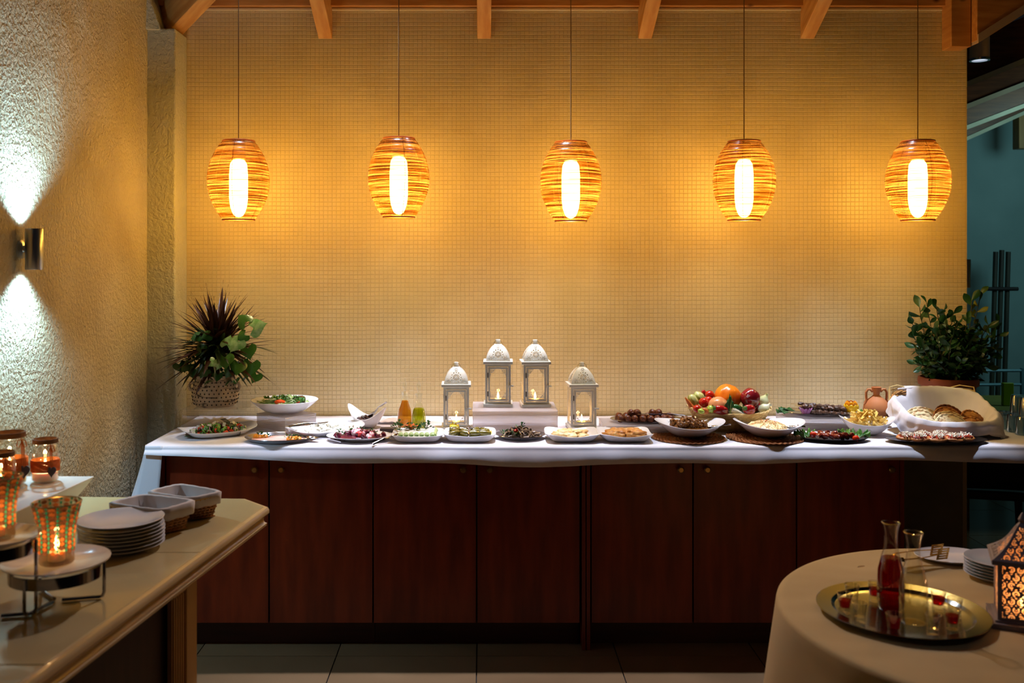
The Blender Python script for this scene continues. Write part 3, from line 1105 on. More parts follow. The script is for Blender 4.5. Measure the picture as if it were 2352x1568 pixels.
tongs('serving_tongs', 'steel tongs with slotted heads resting across the cheese platter', (X(668, 4.42), 4.42, Z(984, 4.42)), (X(754, 4.42), 4.42, Z(978, 4.42) + .008), w=.034, tip=.05)

# --- salad bowl on frosted riser
M_acr = glass('frosted_acrylic', (.93, .93, .95), gloss=.06, rough=.12, diff=.45, dcol=(214, 204, 200))
M_acr2 = glass('clear_acrylic', (.97, .97, .97), gloss=.05, rough=.03, diff=.05, dcol=(220, 210, 200))


def riser(label, loc, w_, d_, h_, rz, m_, ripple=True):
    t = thing('display_riser', label, 'display riser', loc, rz)
    th = .004

    def pn(ax):
        def f(u, v):
            k = .0022 * noise.noise(Vector((u * 4 + ax, v * 18, ax * 3.0))) if ripple else 0
            if ax == 0: return ((u - .5) * w_, -d_ / 2 + k, v * h_)
            if ax == 1: return (w_ / 2 + k, (u - .5) * d_, v * h_)
            if ax == 2: return ((.5 - u) * w_, d_ / 2 + k, v * h_)
            return (-w_ / 2 + k, (.5 - u) * d_, v * h_)
        return f
    for ax in range(4):
        obj('side_panel', MB().grid(pn(ax), 40, 24), m_, t)
    obj('top_panel', MB().box((0, 0, h_ + .0005), (w_ + .003, d_ + .003, .003)), m_, t, smooth=False, bevel=.001)
    return t


riser('frosted square riser under the white salad bowl', at(658, 4.60), .185, .215, .064, math.radians(50), M_acr)
c4 = at(654, 4.62, TT + .0675)
plate('salad_bowl', 'large round white bowl of green salad standing on a frosted riser', c4, .160, .160, .060, m_=WHITE(), cat='bowl', foot=.42, flare=1.6, depth=.012)
s4 = thing('green_salad', 'green salad with cucumber, leaves and a tomato piece in round white bowl', 'salad', (c4[0], c4[1], c4[2] + .03))
r7 = random.Random(21)
m7 = lambda h=.022: mound(r7, .12, .11, h, .016)
obj('salad_bed', MB().ell((0, 0, .014), (.118, .118, .016), 24, 8, .3, 6, 1), mat('salad_bed_m', (90, 120, 60), (50, 80, 30), rough=.45, vs=50, bump=.7, bs=80, bd=.005), s4, kind='stuff')
shadd(s4, 'lettuce_piece', ruffle(.035, .04, 3, .006), M_lett, 26, lambda i: (m7(), (r7.uniform(-.6, .6), r7.uniform(-.6, .6), r7.uniform(0, 6)), r7.uniform(.6, 1)))
shadd(s4, 'cucumber_slice', slice_(.015), mat('cucumber_dk', (180, 200, 130), (60, 100, 40), rough=.35, vs=50), 12, lambda i: (m7(.026), (r7.uniform(.4, 1.4), r7.uniform(-.6, .6), r7.uniform(0, 3)), 1))
shadd(s4, 'cabbage_shred', MB().tube([(-.02, 0, 0), (0, .006, .005), (.02, 0, 0)], .0028, 5), mat('cabbage', (190, 200, 150), rough=.5), 22, lambda i: (m7(.024), (r7.uniform(-.4, .4), r7.uniform(-.4, .4), r7.uniform(0, 6)), 1))
obj('tomato_piece', MB().ell((0, 0, 0), (.026, .018, .014), 12, 8, .15, 2, 1), mat('tomato_orange', (222, 78, 30), rough=.2, coat=.3), s4, loc=(-.005, -.085, .03))
obj('tomato_piece', MB().ell((0, 0, 0), (.014, .012, .010), 12, 8, .15, 2, 1), M_tomr, s4, loc=(.07, -.06, .026))
tongs('serving_tongs', 'short steel tongs standing in the green salad of the raised bowl', (X(702, 4.55), 4.52, c4[2] + .075), (X(672, 4.6), 4.60, c4[2] + .06), w=.02, tip=.03, headm='spoon')

# --- beet salad plate
c5 = at(826, 4.275)
plate('beetroot_plate', 'oval white plate of beetroot salad with radish slices', c5, .148, .108, .020, foot=.6, depth=.006, flare=.9)
s5 = thing('beetroot_salad', 'purple beetroot salad with radish slices, tomato and parsley on oval plate', 'salad', (c5[0], c5[1], TT + .007))
r8 = random.Random(5)
m8 = lambda h=.016: mound(r8, .108, .06, h, .006)
obj('beetroot_bed', MB().ell((0, 0, .003), (.115, .068, .014), 24, 8, .3, 7, 4), mat('beet_bed', (96, 24, 42), (60, 12, 30), rough=.2, vs=40, coat=.4, bump=.6, bs=90, bd=.003), s5, kind='stuff')
shadd(s5, 'beetroot_piece', chunk(.017, 9, 6, .3, 7, .7), mat('beetroot', (110, 26, 50), (74, 14, 38), rough=.15, vs=40, coat=.5), 36, lambda i: (m8(), rot(r8), r8.uniform(.7, 1.2)))
shadd(s5, 'radish_slice', slice_(.014, .003), mat('radish', (240, 220, 226), (214, 90, 120), rough=.3, vs=60, lo=.45, hi=.6), 17, lambda i: (m8(.022), (r8.uniform(.5, 1.5), r8.uniform(-.5, .5), r8.uniform(0, 3)), r8.uniform(.8, 1.1)))
for i, (dx, dy) in enumerate(((-.08, -.01), (-.03, .02), (.03, .03), (.06, .0), (0, .045))):
    obj('parsley', parsley(30 + i, 11, .028), M_pars, s5, loc=(dx, dy, .012))
obj('tomato_piece', MB().ell((0, 0, 0), (.020, .014, .013), 12, 8, .1, 2, 1), mat('tomato_pink', (214, 62, 62), rough=.2, coat=.3), s5, loc=(.005, -.03, .022))
spoon('slim steel serving spoon leaning from cloth onto the yoghurt dip dish', (X(908, 4.2), 4.22, Z(998, 4.22)), (X(856, 4.15), 4.15, TT + .003), bw=.016)

# --- dishes along the front: tzatziki, dolmades, mushrooms, pies
SQ = dict(n=5, foot=.80, flare=1.2, depth=.008)
sqf = lambda t, r: 0.006 * max(0, r - .7) * 3 * (abs(sin(2 * t)) ** 2)
c6 = at(960, 4.285)
plate('dip_dish', 'square white dish of white yoghurt dip with cucumber edge', c6, .116, .110, .026, cat='dish', zw=sqf, **SQ)
s6 = thing('yoghurt_dip', 'white yoghurt dip edged with cucumber slices in the square dish', 'dip', (c6[0], c6[1], TT + .009))
obj('dip', MB().lathe([(0, .026), (.3, .025), (.7, .023), (.93, .018), (1.0, .008), (1, 0), (0, 0)], 48, sup(.098, .092, 4), lambda t, r: .0025 * noise.noise(Vector((cos(t) * r * 5, sin(t) * r * 5, 2)))), mat('yoghurt', (238, 242, 234), (228, 236, 222), rough=.45, vs=30, bump=.8, bs=60, bd=.004), s6)
shadd(s6, 'cucumber_slice', slice_(.011, .003), mat('cucumber_edge', (196, 222, 160), (90, 140, 60), rough=.35, vs=60), 14, lambda i: ((.080 if i < 7 else -.070 + (i - 7) * .023, (-.066 + i * .021) if i < 7 else -.076, .024), (0.9 if i >= 7 else 0, 0 if i >= 7 else 1.0, 0), 1))
g6 = thing('carrot_flower_garnish', 'orange carrot flower with parsley on the white yoghurt dip', 'garnish', (c6[0] - .035, c6[1] + .06, TT + .034))
for i in range(5):
    obj('petal', MB().ell((0, 0, 0), (.020, .008, .006), 12, 6, .2, 3, i), mat('carrot', (226, 104, 44), (206, 84, 30), rough=.35, vs=30), g6, loc=(cos(i * 1.25) * .014, sin(i * 1.25) * .010, .008 + .004 * (i % 2)), rot=(0, -.5, i * 1.25))
obj('parsley', parsley(50, 20, .045), M_pars, g6, loc=(-.05, -.01, -.004))
obj('parsley', parsley(51, 18, .036), M_pars, g6, loc=(.02, -.03, -.004))
obj('parsley', parsley(52, 18, .036), M_pars, g6, loc=(.065, .01, -.002))

c7 = at(1079, 4.29)
plate('dolma_dish', 'square white dish of stuffed vine leaves', c7, .117, .110, .028, cat='dish', zw=sqf, **SQ)
M_vine = mat('vine_leaf', (116, 104, 36), (66, 62, 18), rough=.25, vs=40, coat=.4, bump=.5, bs=80, bd=.003)
dm = mesh('stuffed_vine_leaf', MB().lathe([(0, -.026), (.007, -.025), (.0105, -.018), (.0115, 0), (.0105, .018), (.007, .025), (0, .026)], 12, None, lambda t, r: .001 * sin(5 * t), M=TR(rot=(0, pi / 2, 0))), M_vine)
r9 = random.Random(9)
for i in range(26):
    q, lay = i % 13, i // 13
    loc = (c7[0] - .065 + (q % 4) * .044 + r9.uniform(-.004, .004), c7[1] - .062 + (q // 4) * .036 + r9.uniform(-.004, .004), TT + .019 + lay * .018)
    o = obj('stuffed_vine_leaf', dm, None, loc=loc, rot=(r9.uniform(0, 3), r9.uniform(-.15, .15), r9.uniform(-.6, .6)))
    tag(o, 'glossy rolled vine leaf heaped in the square dish of stuffed vine leaves', 'stuffed vine leaf', 'stuffed vine leaves')
M_lem = mat('lemon_peel', (226, 200, 60), (236, 216, 90), rough=.35, vs=30)


def crown(R_=.022, h=.024, n=9):
    mb = MB()
    pr = []
    loops = [[(0, 0, 0)]]
    for r, z in ((R_ * .6, 0), (R_ * .92, .005), (R_, h * .5)):
        loops.append([(r * cos(2 * pi * i / (2 * n)), r * sin(2 * pi * i / (2 * n)), z) for i in range(2 * n)])
    loops.append([(R_ * cos(2 * pi * i / (2 * n)), R_ * sin(2 * pi * i / (2 * n)), h if i % 2 else h * .55) for i in range(2 * n)])
    loops.append([(R_ * .86 * cos(2 * pi * i / (2 * n)), R_ * .86 * sin(2 * pi * i / (2 * n)), h * .5) for i in range(2 * n)])
    loops.append([(0, 0, h * .48)])
    return mb.rings(loops)


for px_, Y_, z_, lab in ((1042, 4.37, .03, 'zigzag cut lemon half at the back of stuffed vine leaves'), (1117, 4.255, .022, 'zigzag cut lemon half at the front corner of stuffed vine leaves')):
    single('lemon_crown', crown(), M_lem, lab, 'lemon', loc=at(px_, Y_, TT + z_), group='zigzag cut lemon halves', rz=(.35, .1, 0.3))
tongs('serving_tongs', 'steel tongs pointing out over the stuffed vine leaves', (X(1077, 4.20), 4.205, Z(1000, 4.205)), (X(1080, 4.32), 4.33, Z(986, 4.33) + .012), w=.03, tip=.05, headm='spoon')

c8 = at(1195, 4.315)
plate('mushroom_tray', 'round steel plate of dark roasted mushrooms', c8, .113, .105, .018, foot=.74, m_=STEEL(), depth=.004, cat='plate')
s8 = thing('roasted_mushrooms', 'dark roasted mushrooms with herbs on round steel plate', 'mushrooms', (c8[0], c8[1], TT + .006))
ra = random.Random(15)
shadd(s8, 'mushroom_piece', MB().grid(lambda u, v: (.02 * cos(u * pi) * (.4 + .6 * v), .016 * (v - .5) * 2, .013 * sin(u * pi) * (.3 + .7 * v)), 10, 5), mat('mushroom_dark', (82, 62, 48), (130, 108, 84), rough=.25, vs=40, coat=.1), 64, lambda i: (mound(ra, .085, .07, .026, .003), (ra.uniform(-.6, .6), ra.uniform(-.6, .6), ra.uniform(0, 6)), ra.uniform(.55, 1.0)), angle=0)
shadd(s8, 'mushroom_stem', chunk(.013, 8, 5, .3, 9), mat('mushroom_pale', (180, 160, 130), (120, 96, 70), rough=.3, vs=50), 18, lambda i: (mound(ra, .085, .07, .020, .004), rot(ra), ra.uniform(.6, 1.2)))
for i, (dx, dy, z_) in enumerate(((.0, .02, .034), (-.07, -.02, .012), (-.03, -.055, .01))):
    obj('parsley', parsley(70 + i, 12, .026), M_pars, s8, loc=(dx, dy, z_))
obj('red_pepper_piece', chunk(.014, 8, 5, .3, 2), M_tomr, s8, loc=(-.02, -.02, .028))
tongs('serving_tongs', 'steel tongs pointing out over the roasted mushrooms', (X(1196, 4.21), 4.225, Z(1001, 4.225)), (X(1180, 4.33), 4.34, Z(988, 4.34) + .01), w=.03, tip=.05, headm='spoon')


def pastry(r=0.03, seed=0, flat=.55):
    return MB().ell((0, 0, 0), (r * 1.25, r, r * flat), 34, 20, .42, 2.6, seed)


M_pasty = mat('pale_pastry', (232, 206, 150), (208, 160, 96), rough=.5, vs=45, bump=.9, bs=70, bd=.006, lo=.42, hi=.66)
M_pgold = mat('golden_pastry', (222, 170, 96), (190, 118, 52), rough=.4, vs=45, bump=.9, bs=60, bd=.006)
for px_, nm, lst, mt__, lab, base_lab in (
        (1313, 'pie_dish', ((-.035, .0, 0, .038), (.03, .01, .5, .036), (-.005, -.035, 1.2, .030), (.045, -.045, 2.0, .026), (-.01, .045, 2.4, .034)), M_pasty, 'pale crumpled filo pastry on the square dish before the fourth lantern', 'square white dish of pale filo pastries under the lantern'),
        (1434, 'pie_dish', ((-.042, -.02, .1, .045), (.042, -.02, .4, .045), (-.03, .04, .2, .04), (.035, .04, .3, .04)), M_pgold, 'golden rolled pastry on the square dish beside the wicker mat', 'square white dish of golden rolled pastries next to the wicker mat')):
    c9 = at(px_, 4.285)
    plate(nm, base_lab, c9, .120, .112, .026, cat='dish', zw=lambda t, r: 0.012 * max(0, r - .7) * 3 * (abs(sin(2 * t)) ** 3), **{**SQ, 'foot': .72, 'n': 6})
    for i, (dx, dy, rz_, r_) in enumerate(lst):
        single('pastry', pastry(r_, i + (px_ % 7), .42), mt__, angle=0, label=lab, cat='pastry', loc=(c9[0] + dx, c9[1] + dy, TT + .010 + r_ * .40), rz=(0, 0, rz_), group='pastries on the square dishes' if mt__ is M_pasty else 'golden pastries')

# --- two wide bowls on wicker mats


def wicker_mat(label, loc, R_):
    mb = MB()
    r_ = .012
    k = 0
    while r_ < R_:
        n = max(16, int(2 * pi * r_ / .012))
        mb.tube([(r_ * cos(2 * pi * i / n), r_ * sin(2 * pi * i / n), .003 + .0018 * (1 if (i + k) % 2 else -1)) for i in range(n + 1)], .0028, 5, cap=False)
        r_ += .0075
        k += 1
    mb.lathe([(0, .0005), (R_ - .004, .0005), (R_ - .004, .002), (0, .002)], 40)
    return single('wicker_mat', mb, mat('brown_wicker', (150, 92, 46), (104, 58, 24), rough=.5, vs=40), label, 'placemat', loc=loc)


def widebowl(label, loc, a=.158, b=.15, h=.055, lift_=.018):
    return plate('serving_bowl', label, loc, a, b, h, cat='bowl', foot=.38, flare=1.25, depth=.020, zw=lambda t, r: lift_ * max(0, r - .5) * 2 * (cos(t) ** 2) - .006 * max(0, r - .5) * (sin(t) ** 2))


wicker_mat('round brown wicker mat under the bowl of meat stew', at(1580, 4.315), .163)
wicker_mat('round brown wicker mat under the bowl of rice', at(1757, 4.315), .174)
cA = at(1584, 4.325, TT + .007)
widebowl('wide white bowl of brown meat stew on wicker mat', cA)
sA = thing('meat_stew', 'pieces of brown stewed meat heaped in wide white bowl', 'stew', (cA[0] - .005, cA[1], cA[2] + .040))
rb = random.Random(31)
obj('sauce', MB().lathe([(0, .004), (.085, .002), (.098, -.002), (0, -.003)], 30), mat('stew_sauce', (110, 66, 26), rough=.2, coat=.4), sA)
for v_ in range(3):
    shadd(sA, 'meat_chunk', chunk(.017, 13, 9, .8, 40 + v_), mat('stew_meat', (146, 96, 46), (104, 62, 26), rough=.3, vs=40, coat=.15, bump=.8, bs=100, bd=.004), 13, lambda i: (mound(rb, .078, .068, .030, .003), rot(rb), rb.uniform(.6, 1.1)), angle=22)
spoon('steel spoon leaning out of the bowl of meat stew', (X(1632, 4.3), 4.31, cA[2] + .046), (X(1679, 4.27), 4.27, Z(975, 4.27)), bw=.018)
cB = at(1766, 4.325, TT + .007)
widebowl('wide white bowl of rice on wicker mat', cB)
sB = thing('rice_heap', 'heap of pale cooked rice grains in wide white bowl', 'rice', (cB[0] - .01, cB[1], cB[2] + .036))
sB['kind'] = 'stuff'
ric = MB()
rc = random.Random(12)
ric.ell((0, 0, .006), (.085, .075, .022), 24, 8, .3, 5, 1)
for i in range(900):
    p = mound(rc, .092, .082, .033, -.001)
    ric.ell((0, 0, 0), (.0052, .0019, .0019), 5, 3, M=TR(p, rot(rc)))
obj('rice_grains', ric, mat('rice', (232, 208, 160), (214, 182, 124), rough=.5, vs=40), sB, kind='stuff')
shadd(sB, 'vegetable_bit', chunk(.004, 6, 4, .3, 3), mat('pepper_bit', (206, 90, 50), rough=.4), 14, lambda i: (mound(rc, .08, .07, .037, .0), rot(rc), 1))
spoon('steel spoon leaning out of the bowl of rice', (X(1815, 4.3), 4.31, cB[2] + .046), (X(1850, 4.27), 4.27, Z(979, 4.27)), bw=.018)

# --- olive bowl, angled
cO = at(843, 4.60)
ob = MB()
prO = [(0, 0), (.032, 0), (.038, .003), (.055, .022), (.072, .046), (.083, .07), (.081, .071), (.068, .046), (.05, .024), (.03, .010), (0, .008)]


def zo(t, r): return (max(0, r - .035) / .05) ** 1.3 * (.036 * cos(t) ** 2 * (1.15 if cos(t) < 0 else .8) - .030 * abs(sin(t)) ** 2)


ob.lathe(prO, 48, lambda t: (cos(t) * 1.14, sin(t) * .86), zo)
single('olive_bowl', ob, WHITE(), 'angled white bowl with two high lips holding black olives', 'bowl', loc=(cO[0], cO[1], TT), rz=-.25)
om = mesh('olive', MB().ell((0, 0, 0), (.0085, .0085, .0105), 12, 8), mat('olive_dark', (58, 22, 24), (36, 14, 16), rough=.18, vs=20, coat=.5))
ro = random.Random(2)
for i in range(30):
    a, q = i * 2.4, sqrt(i / 30)
    o = obj('olive', om, None, loc=(cO[0] - .004 + cos(a) * q * .048, cO[1] - .006 + sin(a) * q * .034, TT + .036 + (1 - q * q) * .014 - .004 * (i % 2)), rot=rot(ro))
    tag(o, 'shiny dark olive in the angled white bowl', 'olive', 'olives in the angled white bowl')
spoon('steel ladle with hooked flat handle standing in the olive bowl', (X(850, 4.6), 4.60, TT + .058), (X(889, 4.58), 4.57, Z(923, 4.57)), cat='ladle')

# --- oil bottles
M_bg = glass('bottle_glass', (.98, .99, .97), gloss=.05, rough=.02, edge=.55)


def bottle(px, Y, label, liq, zl, grp='stoppered oil bottles'):
    t = thing('oil_bottle', label, 'bottle', at(px, Y), 0, grp)
    pr = [(0, 0), (.030, .0), (.034, .004), (.037, .025), (.037, .045), (.032, .085), (.021, .115), (.0165, .135), (.0155, .158), (.019, .168), (.0195, .171)]
    if zl < .1:
        pr = [(0, 0), (.030, .0), (.034, .004), (.0355, .03), (.035, .06), (.030, .088), (.020, .112), (.0150, .132), (.0145, .155), (.019, .164), (.0195, .168)]
    obj('glass_body', MB().lathe(pr, 28), M_bg, t)
    inner = [(0, .004)] + [(r - .003, z + .002) for r, z in pr[1:] if z + .002 < zl] + [(None, zl)]
    rl = inner[-2][0]
    for (r0_, z0_), (r1_, z1_) in zip(pr[1:], pr[2:]):
        if z0_ <= zl <= z1_:
            rl = r0_ + (r1_ - r0_) * (zl - z0_) / (z1_ - z0_) - .003
    inner = inner[:-1] + [(rl, zl), (0, zl)]
    obj('oil', MB().lathe(inner, 28), liq, t)
    h0 = pr[-1][1]
    obj('stopper', MB().lathe([(0, h0 - .02), (.010, h0 - .018), (.013, h0), (.0135, h0 + .002), (.005, h0 + .007), (.006, h0 + .014), (.011, h0 + .026), (.0115, h0 + .034), (.008, h0 + .046), (.0035, h0 + .056), (.002, h0 + .066), (0, h0 + .068)], 18), M_bg, t)


def liquid(name, c, dens, tint):
    m = glass(name, tint, gloss=.03, rough=.05, diff=dens, dcol=c, edge=.15)
    return m


bottle(930, 4.57, 'glass bottle of amber vinegar with pointed stopper', liquid('vinegar', (222, 160, 44), .5, (.92, .62, .18)), .130)
bottle(962, 4.54, 'glass bottle of green olive oil with pointed stopper', liquid('olive_oil', (186, 186, 20), .5, (.70, .74, .08)), .098)
# crumpled napkin and dark box behind dip
nk = MB().grid(lambda u, v: ((u - .5) * .13, (v - .5) * .09, .010 + .012 * noise.noise(Vector((u * 6, v * 6, 3))) + .012 * sin(u * 3) * sin(v * 3)), 26, 20)
single('napkin', nk, M_cloth, 'crumpled white napkin behind the yoghurt dip, next to the oil bottles', 'napkin', loc=at(896, 4.72), solid=.002, angle=0)
single('small_tray', MB().box((0, 0, .0085), (.075, .05, .015)), mat('dark_box', (44, 28, 26), rough=.4), 'small flat dark box in front of the crumpled napkin', 'box', loc=at(892, 4.48), bevel=.002)

# --- white lanterns
M_lan = mat('white_lacquer', (222, 222, 212), (206, 204, 192), rough=.4, vs=12, lo=.3, hi=.7)
M_wax = mat('candle_wax', (244, 226, 190), rough=.5, sss=.4)
M_flame = emit('flame', (1.0, .60, .22), 26)
M_alum = mat('tealight_cup', (190, 186, 178), rough=.3, metal=1)
M_pane = glass('lantern_pane', (.99, .99, .99), gloss=.025, rough=.02, edge=.25)


def candle(parent, z, r=.019, h=.016, en=1.0, loc=(0, 0), kids=True):
    c_ = obj('tealight', MB().lathe([(0, 0), (r, 0), (r, h), (r * .93, h), (r * .93, h * .8), (0, h * .8)], 22), M_wax, parent, loc=(loc[0], loc[1], z))
    obj('flame', MB().lathe([(0, h * .9), (.003, h + .002), (.0058, h + .009), (.0045, h + .018), (.0018, h + .028), (0, h + .034)], 12), M_flame, c_)


def cell_mesh(fn, hole, nu, nv, mb=None, M=None):
    """surface made of small quads leaving out those where hole(u,v)"""
    mb = mb or MB()
    vs = [fn(i / nu, j / nv) for j in range(nv + 1) for i in range(nu + 1)]
    fs = []
    for j in range(nv):
        for i in range(nu):
            if not hole((i + .5) / nu, (j + .5) / nv):
                a = j * (nu + 1) + i
                fs.append((a, a + 1, a + nu + 2, a + nu + 1))
    return mb.add(vs, fs, M)


def rosette(x, y, R_, n=12):
    d = sqrt(x * x + y * y) / R_
    if d > 1:
        return None
    a = (atan2(y, x) / (2 * pi) * n) % 1 - .5
    if d < .12:
        return d < .05
    if d < .68:
        q = (d - .12) / .56
        return abs(a) < .36 * sin(pi * min(1, q * .8 + .1)) and .05 < q < .95
    if d < .97:
        b = (a + 1) % 1 - .5
        q = (d - .70) / .25
        return 0 < q < 1 and abs(b) < .34 * q
    return False


S0 = .0605                         # half width of the body


def dome_fn(side):
    def f(u, v):
        k = (1 - v ** 1.7) ** .75 if v < 1 else 0
        hw = .012 + (S0 - .003 - .012) * k
        z = .215 + .078 * v
        x, y = (2 * u - 1) * hw, -hw
        for _ in range(side):
            x, y = -y, x
        return (x, y, z)
    return f


def dome_hole(u, v):
    k = (1 - v ** 1.7) ** .75
    hw = .012 + (S0 - .015) * k
    x, z = (2 * u - 1) * hw, .078 * v
    r = rosette(x, z - .031, .0265)
    if r is not None:
        return r
    for cx, cz, R_ in ((-.034, .013, .0145), (.034, .013, .0145), (0, .0665, .0105)):
        q = rosette(x - cx, z - cz, R_, 6)
        if q is not None and abs(x) < hw * .86 and z > .006 and z < .072:
            return q
    return False


def build_lantern(label, loc, rz, base=True):
    t = thing('lantern', label, 'lantern', loc, rz, 'white candle lanterns')
    z0 = .018
    obj('base_plate', MB().box((0, 0, .008), (.138, .138, .014)), M_lan, t, bevel=.0015)
    fr = MB()
    for sx in (-1, 1):
        for sy in (-1, 1):
            fr.box((sx * (S0 - .006), sy * (S0 - .006), .108), (.012, .012, .187))
    for s in (-1, 1):
        for zz in (.020, .196):
            fr.box((0, s * (S0 - .004), zz), (.10, .006, .012))
            fr.box((s * (S0 - .004), 0, zz), (.006, .10, .012))
    obj('frame', fr, M_lan, t, bevel=.0006)
    # front door
    dr = MB()
    for sx in (-1, 1):
        dr.box((sx * .0425, -S0 - .0006, .108), (.009, .004, .160))
    for zz in (.032, .184):
        dr.box((0, -S0 - .0006, zz), (.085, .004, .009))
    dd = obj('door', dr, M_lan, t, bevel=.0006)

    def fil(cx, cz, sx, sz):
        def fn(u, v): return (cx + sx * u * .026, -S0 - .0002, cz + sz * v * .034)

        def hole(u, v):
            if u + v > 1.0: return True
            if u + v > .93 or u < .05 or v < .05: return False
            a, b = (u * 3.2) % 1 - .5, (v * 4.0) % 1 - .5
            return .16 < sqrt(a * a + b * b) < .40 or abs(a * a - b * b) > .17
        return cell_mesh(fn, hole, 26, 32)
    for cx, cz, sx, sz in ((-.038, .0365, 1, 1), (.038, .0365, -1, 1), (-.038, .1795, 1, -1), (.038, .1795, -1, -1)):
        obj('corner_filigree', fil(cx, cz, sx, sz), M_lan, dd, smooth=False)
    lt = MB().box((S0 + .001, -S0 - .003, .100), (.022, .006, .007)).box((S0 - .012, -S0 - .003, .098), (.007, .007, .016))
    obj('latch', lt, M_lan, t, bevel=.001)
    for zz in (.062, .15):
        obj('hinge', MB().tube([(-S0 + .013, -S0 - .002, zz - .012), (-S0 + .013, -S0 - .002, zz + .012)], .0022, 6), mat('worn_hinge', (90, 80, 70), rough=.5, metal=.6), t)
    for k in range(3):
        M = TR(rot=(0, 0, pi / 2 * (k + 1)))
        obj('glass_pane', MB().add([(-.05, -S0 + .004, .025), (.05, -S0 + .004, .025), (.05, -S0 + .004, .192), (-.05, -S0 + .004, .192)], [(0, 1, 2, 3)], M), M_pane, t, smooth=False)
    obj('glass_pane', MB().add([(-.04, -S0 + .002, .036), (.04, -S0 + .002, .036), (.04, -S0 + .002, .18), (-.04, -S0 + .002, .18)], [(0, 1, 2, 3)]), M_pane, t, smooth=False)
    obj('roof_slab', MB().box((0, 0, .2085), (.140, .140, .013)), M_lan, t, bevel=.0015)
    dm_ = MB()
    for s in range(4):
        cell_mesh(dome_fn(s), dome_hole, 64, 56, dm_)
    obj('dome', dm_, M_lan, t, angle=50)
    obj('finial', MB().lathe([(.0, .288), (.012, .289), (.0115, .296), (.0115, .312), (.010, .314), (0, .314)], 18), M_lan, t)
    obj('ring_handle', MB().tube([(.021 * cos(a), .006 * sin(a) - .012, .300 + .016 * sin(a) - .006) for a in [2 * pi * i / 24 for i in range(25)]], .0013, 6, cap=False), mat('ring_metal', (176, 160, 120), rough=.35, metal=.9), t)
    candle(t, .0155)
    return t


zR = TT + .107
lans = [('white metal lantern with burning tealight on the cloth nearest the oil bottles', (1048, 4.575, TT), .02),
        ('white lantern on the riser, of that pair the one nearer the oil bottles', (1144, 4.585, zR), -.02),
        ('white lantern on the riser, of that pair the one nearer the meatballs', (1229, 4.575, zR), .04),
        ('white metal lantern with burning tealight on the cloth above the pale pastries', (1336, 4.575, TT), .06)]
L0 = None
for lab, (px, Y, z), rz in lans:
    if L0 is None:
        L0 = build_lantern(lab, at(px, Y, z), rz)
    else:
        dup(L0, at(px, Y, z), rz, lab)
for lab, (px, Y, z), rz in lans:
    light('tealight_glow', 'POINT', (X(px, Y), Y, z + .055), .35, (1.0, .50, .16), size=.008)
riser('long rippled acrylic riser carrying two white lanterns', at(1181, 4.56), .392, .30, .103, 0, M_acr)

# --- meatballs on oval platter
riser('low clear acrylic riser under the meatball platter', at(1472, 4.52), .37, .22, .036, 0, M_acr)
cM = at(1488, 4.52, TT + .040)
plate('meatball_platter', 'oval steel platter of fried meatballs raised behind the stew bowl', cM, .178, .11, .013, foot=.78, m_=STEEL(), cat='tray', depth=.003)
mm_ = mesh('meatball', MB().ell((0, 0, 0), (.0175, .0175, .0165), 16, 11, .22, 4, 3), mat('meatball_crust', (112, 54, 26), (74, 32, 16), rough=.4, vs=60, bump=.8, bs=120, bd=.003))
rm = random.Random(44)
k = 0
for lay, (nx_, ny_) in enumerate(((8, 3), (5, 1))):
    for i in range(nx_):
        for j in range(ny_):
            if lay == 0 or rm.random() < .7:
                o = obj('meatball', mm_, None, loc=(cM[0] - .015 + (i - (nx_ - 1) / 2) * .034 + rm.uniform(-.004, .004), cM[1] + (j - (ny_ - 1) / 2) * .040 + rm.uniform(-.004, .004), cM[2] + .0185 + lay * .022), rot=rot(rm))
                tag(o, 'browned meatball heaped on the oval steel platter', 'meatball', 'meatballs on the oval platter')
tongs('serving_tongs', 'steel fork tongs lying across the meatballs', (X(1571, 4.5), 4.47, Z(962, 4.47)), (X(1464, 4.52), 4.52, Z(955, 4.52)), w=.036, tip=.055, spread=.016)

# --- vegetable basket


def wicker_basket(name, label, loc, a, b, h, foot, m_, zw=None, rows=13, stakes=56, rz=0, n=2.4, cat='basket', rowr=.0026):
    t = thing(name, label, cat, loc, rz)
    out = sup(a, b, n)

    def P(ang, z, off=0):
        k = foot + (1 - foot) * (z / h) ** .8
        x, y = out(ang)
        q = (1 + off / max(a, b))
        return (x * k * q, y * k * q, z + (zw(ang, k) * (z / h) if zw else 0))
    wv = MB()
    for r_ in range(rows):
        z = h * (r_ + .7) / rows
        m = stakes * 2
        pts = [P(2 * pi * i / m, z, .0024 * (1 if ((i // 2) + r_) % 2 else -1) * (1 if i % 2 == 0 else 0.3)) for i in range(m + 1)]
        wv.tube(pts, rowr, 5, cap=False)
    obj('woven_wall', wv, m_, t)
    st_ = MB()
    for i in range(stakes):
        st_.tube([P(2 * pi * i / stakes, z_ * h / 5) for z_ in range(6)], .0017, 4)
    obj('stakes', st_, m_, t)
    rm_ = MB()
    m = 120
    for ph in range(3):
        rm_.tube([tuple(Vector(P(2 * pi * i / m, h, .003 * cos(i * .7 + ph * 2.1))) + Vector((0, 0, .003 * sin(i * .7 + ph * 2.1)))) for i in range(m + 1)], .0036, 5, cap=False)
    obj('braided_rim', rm_, m_, t)
    obj('bottom', MB().lathe([(0, .002), (foot, .002), (foot, .005), (0, .005)], 40, out), m_, t)
    ln = MB().rings([[P(2 * pi * i / 48, z_, -.004) for i in range(48)] for z_ in (0.004, h * .5, h * .96)])
    obj('inner_wall', ln, m_, t)
    return t


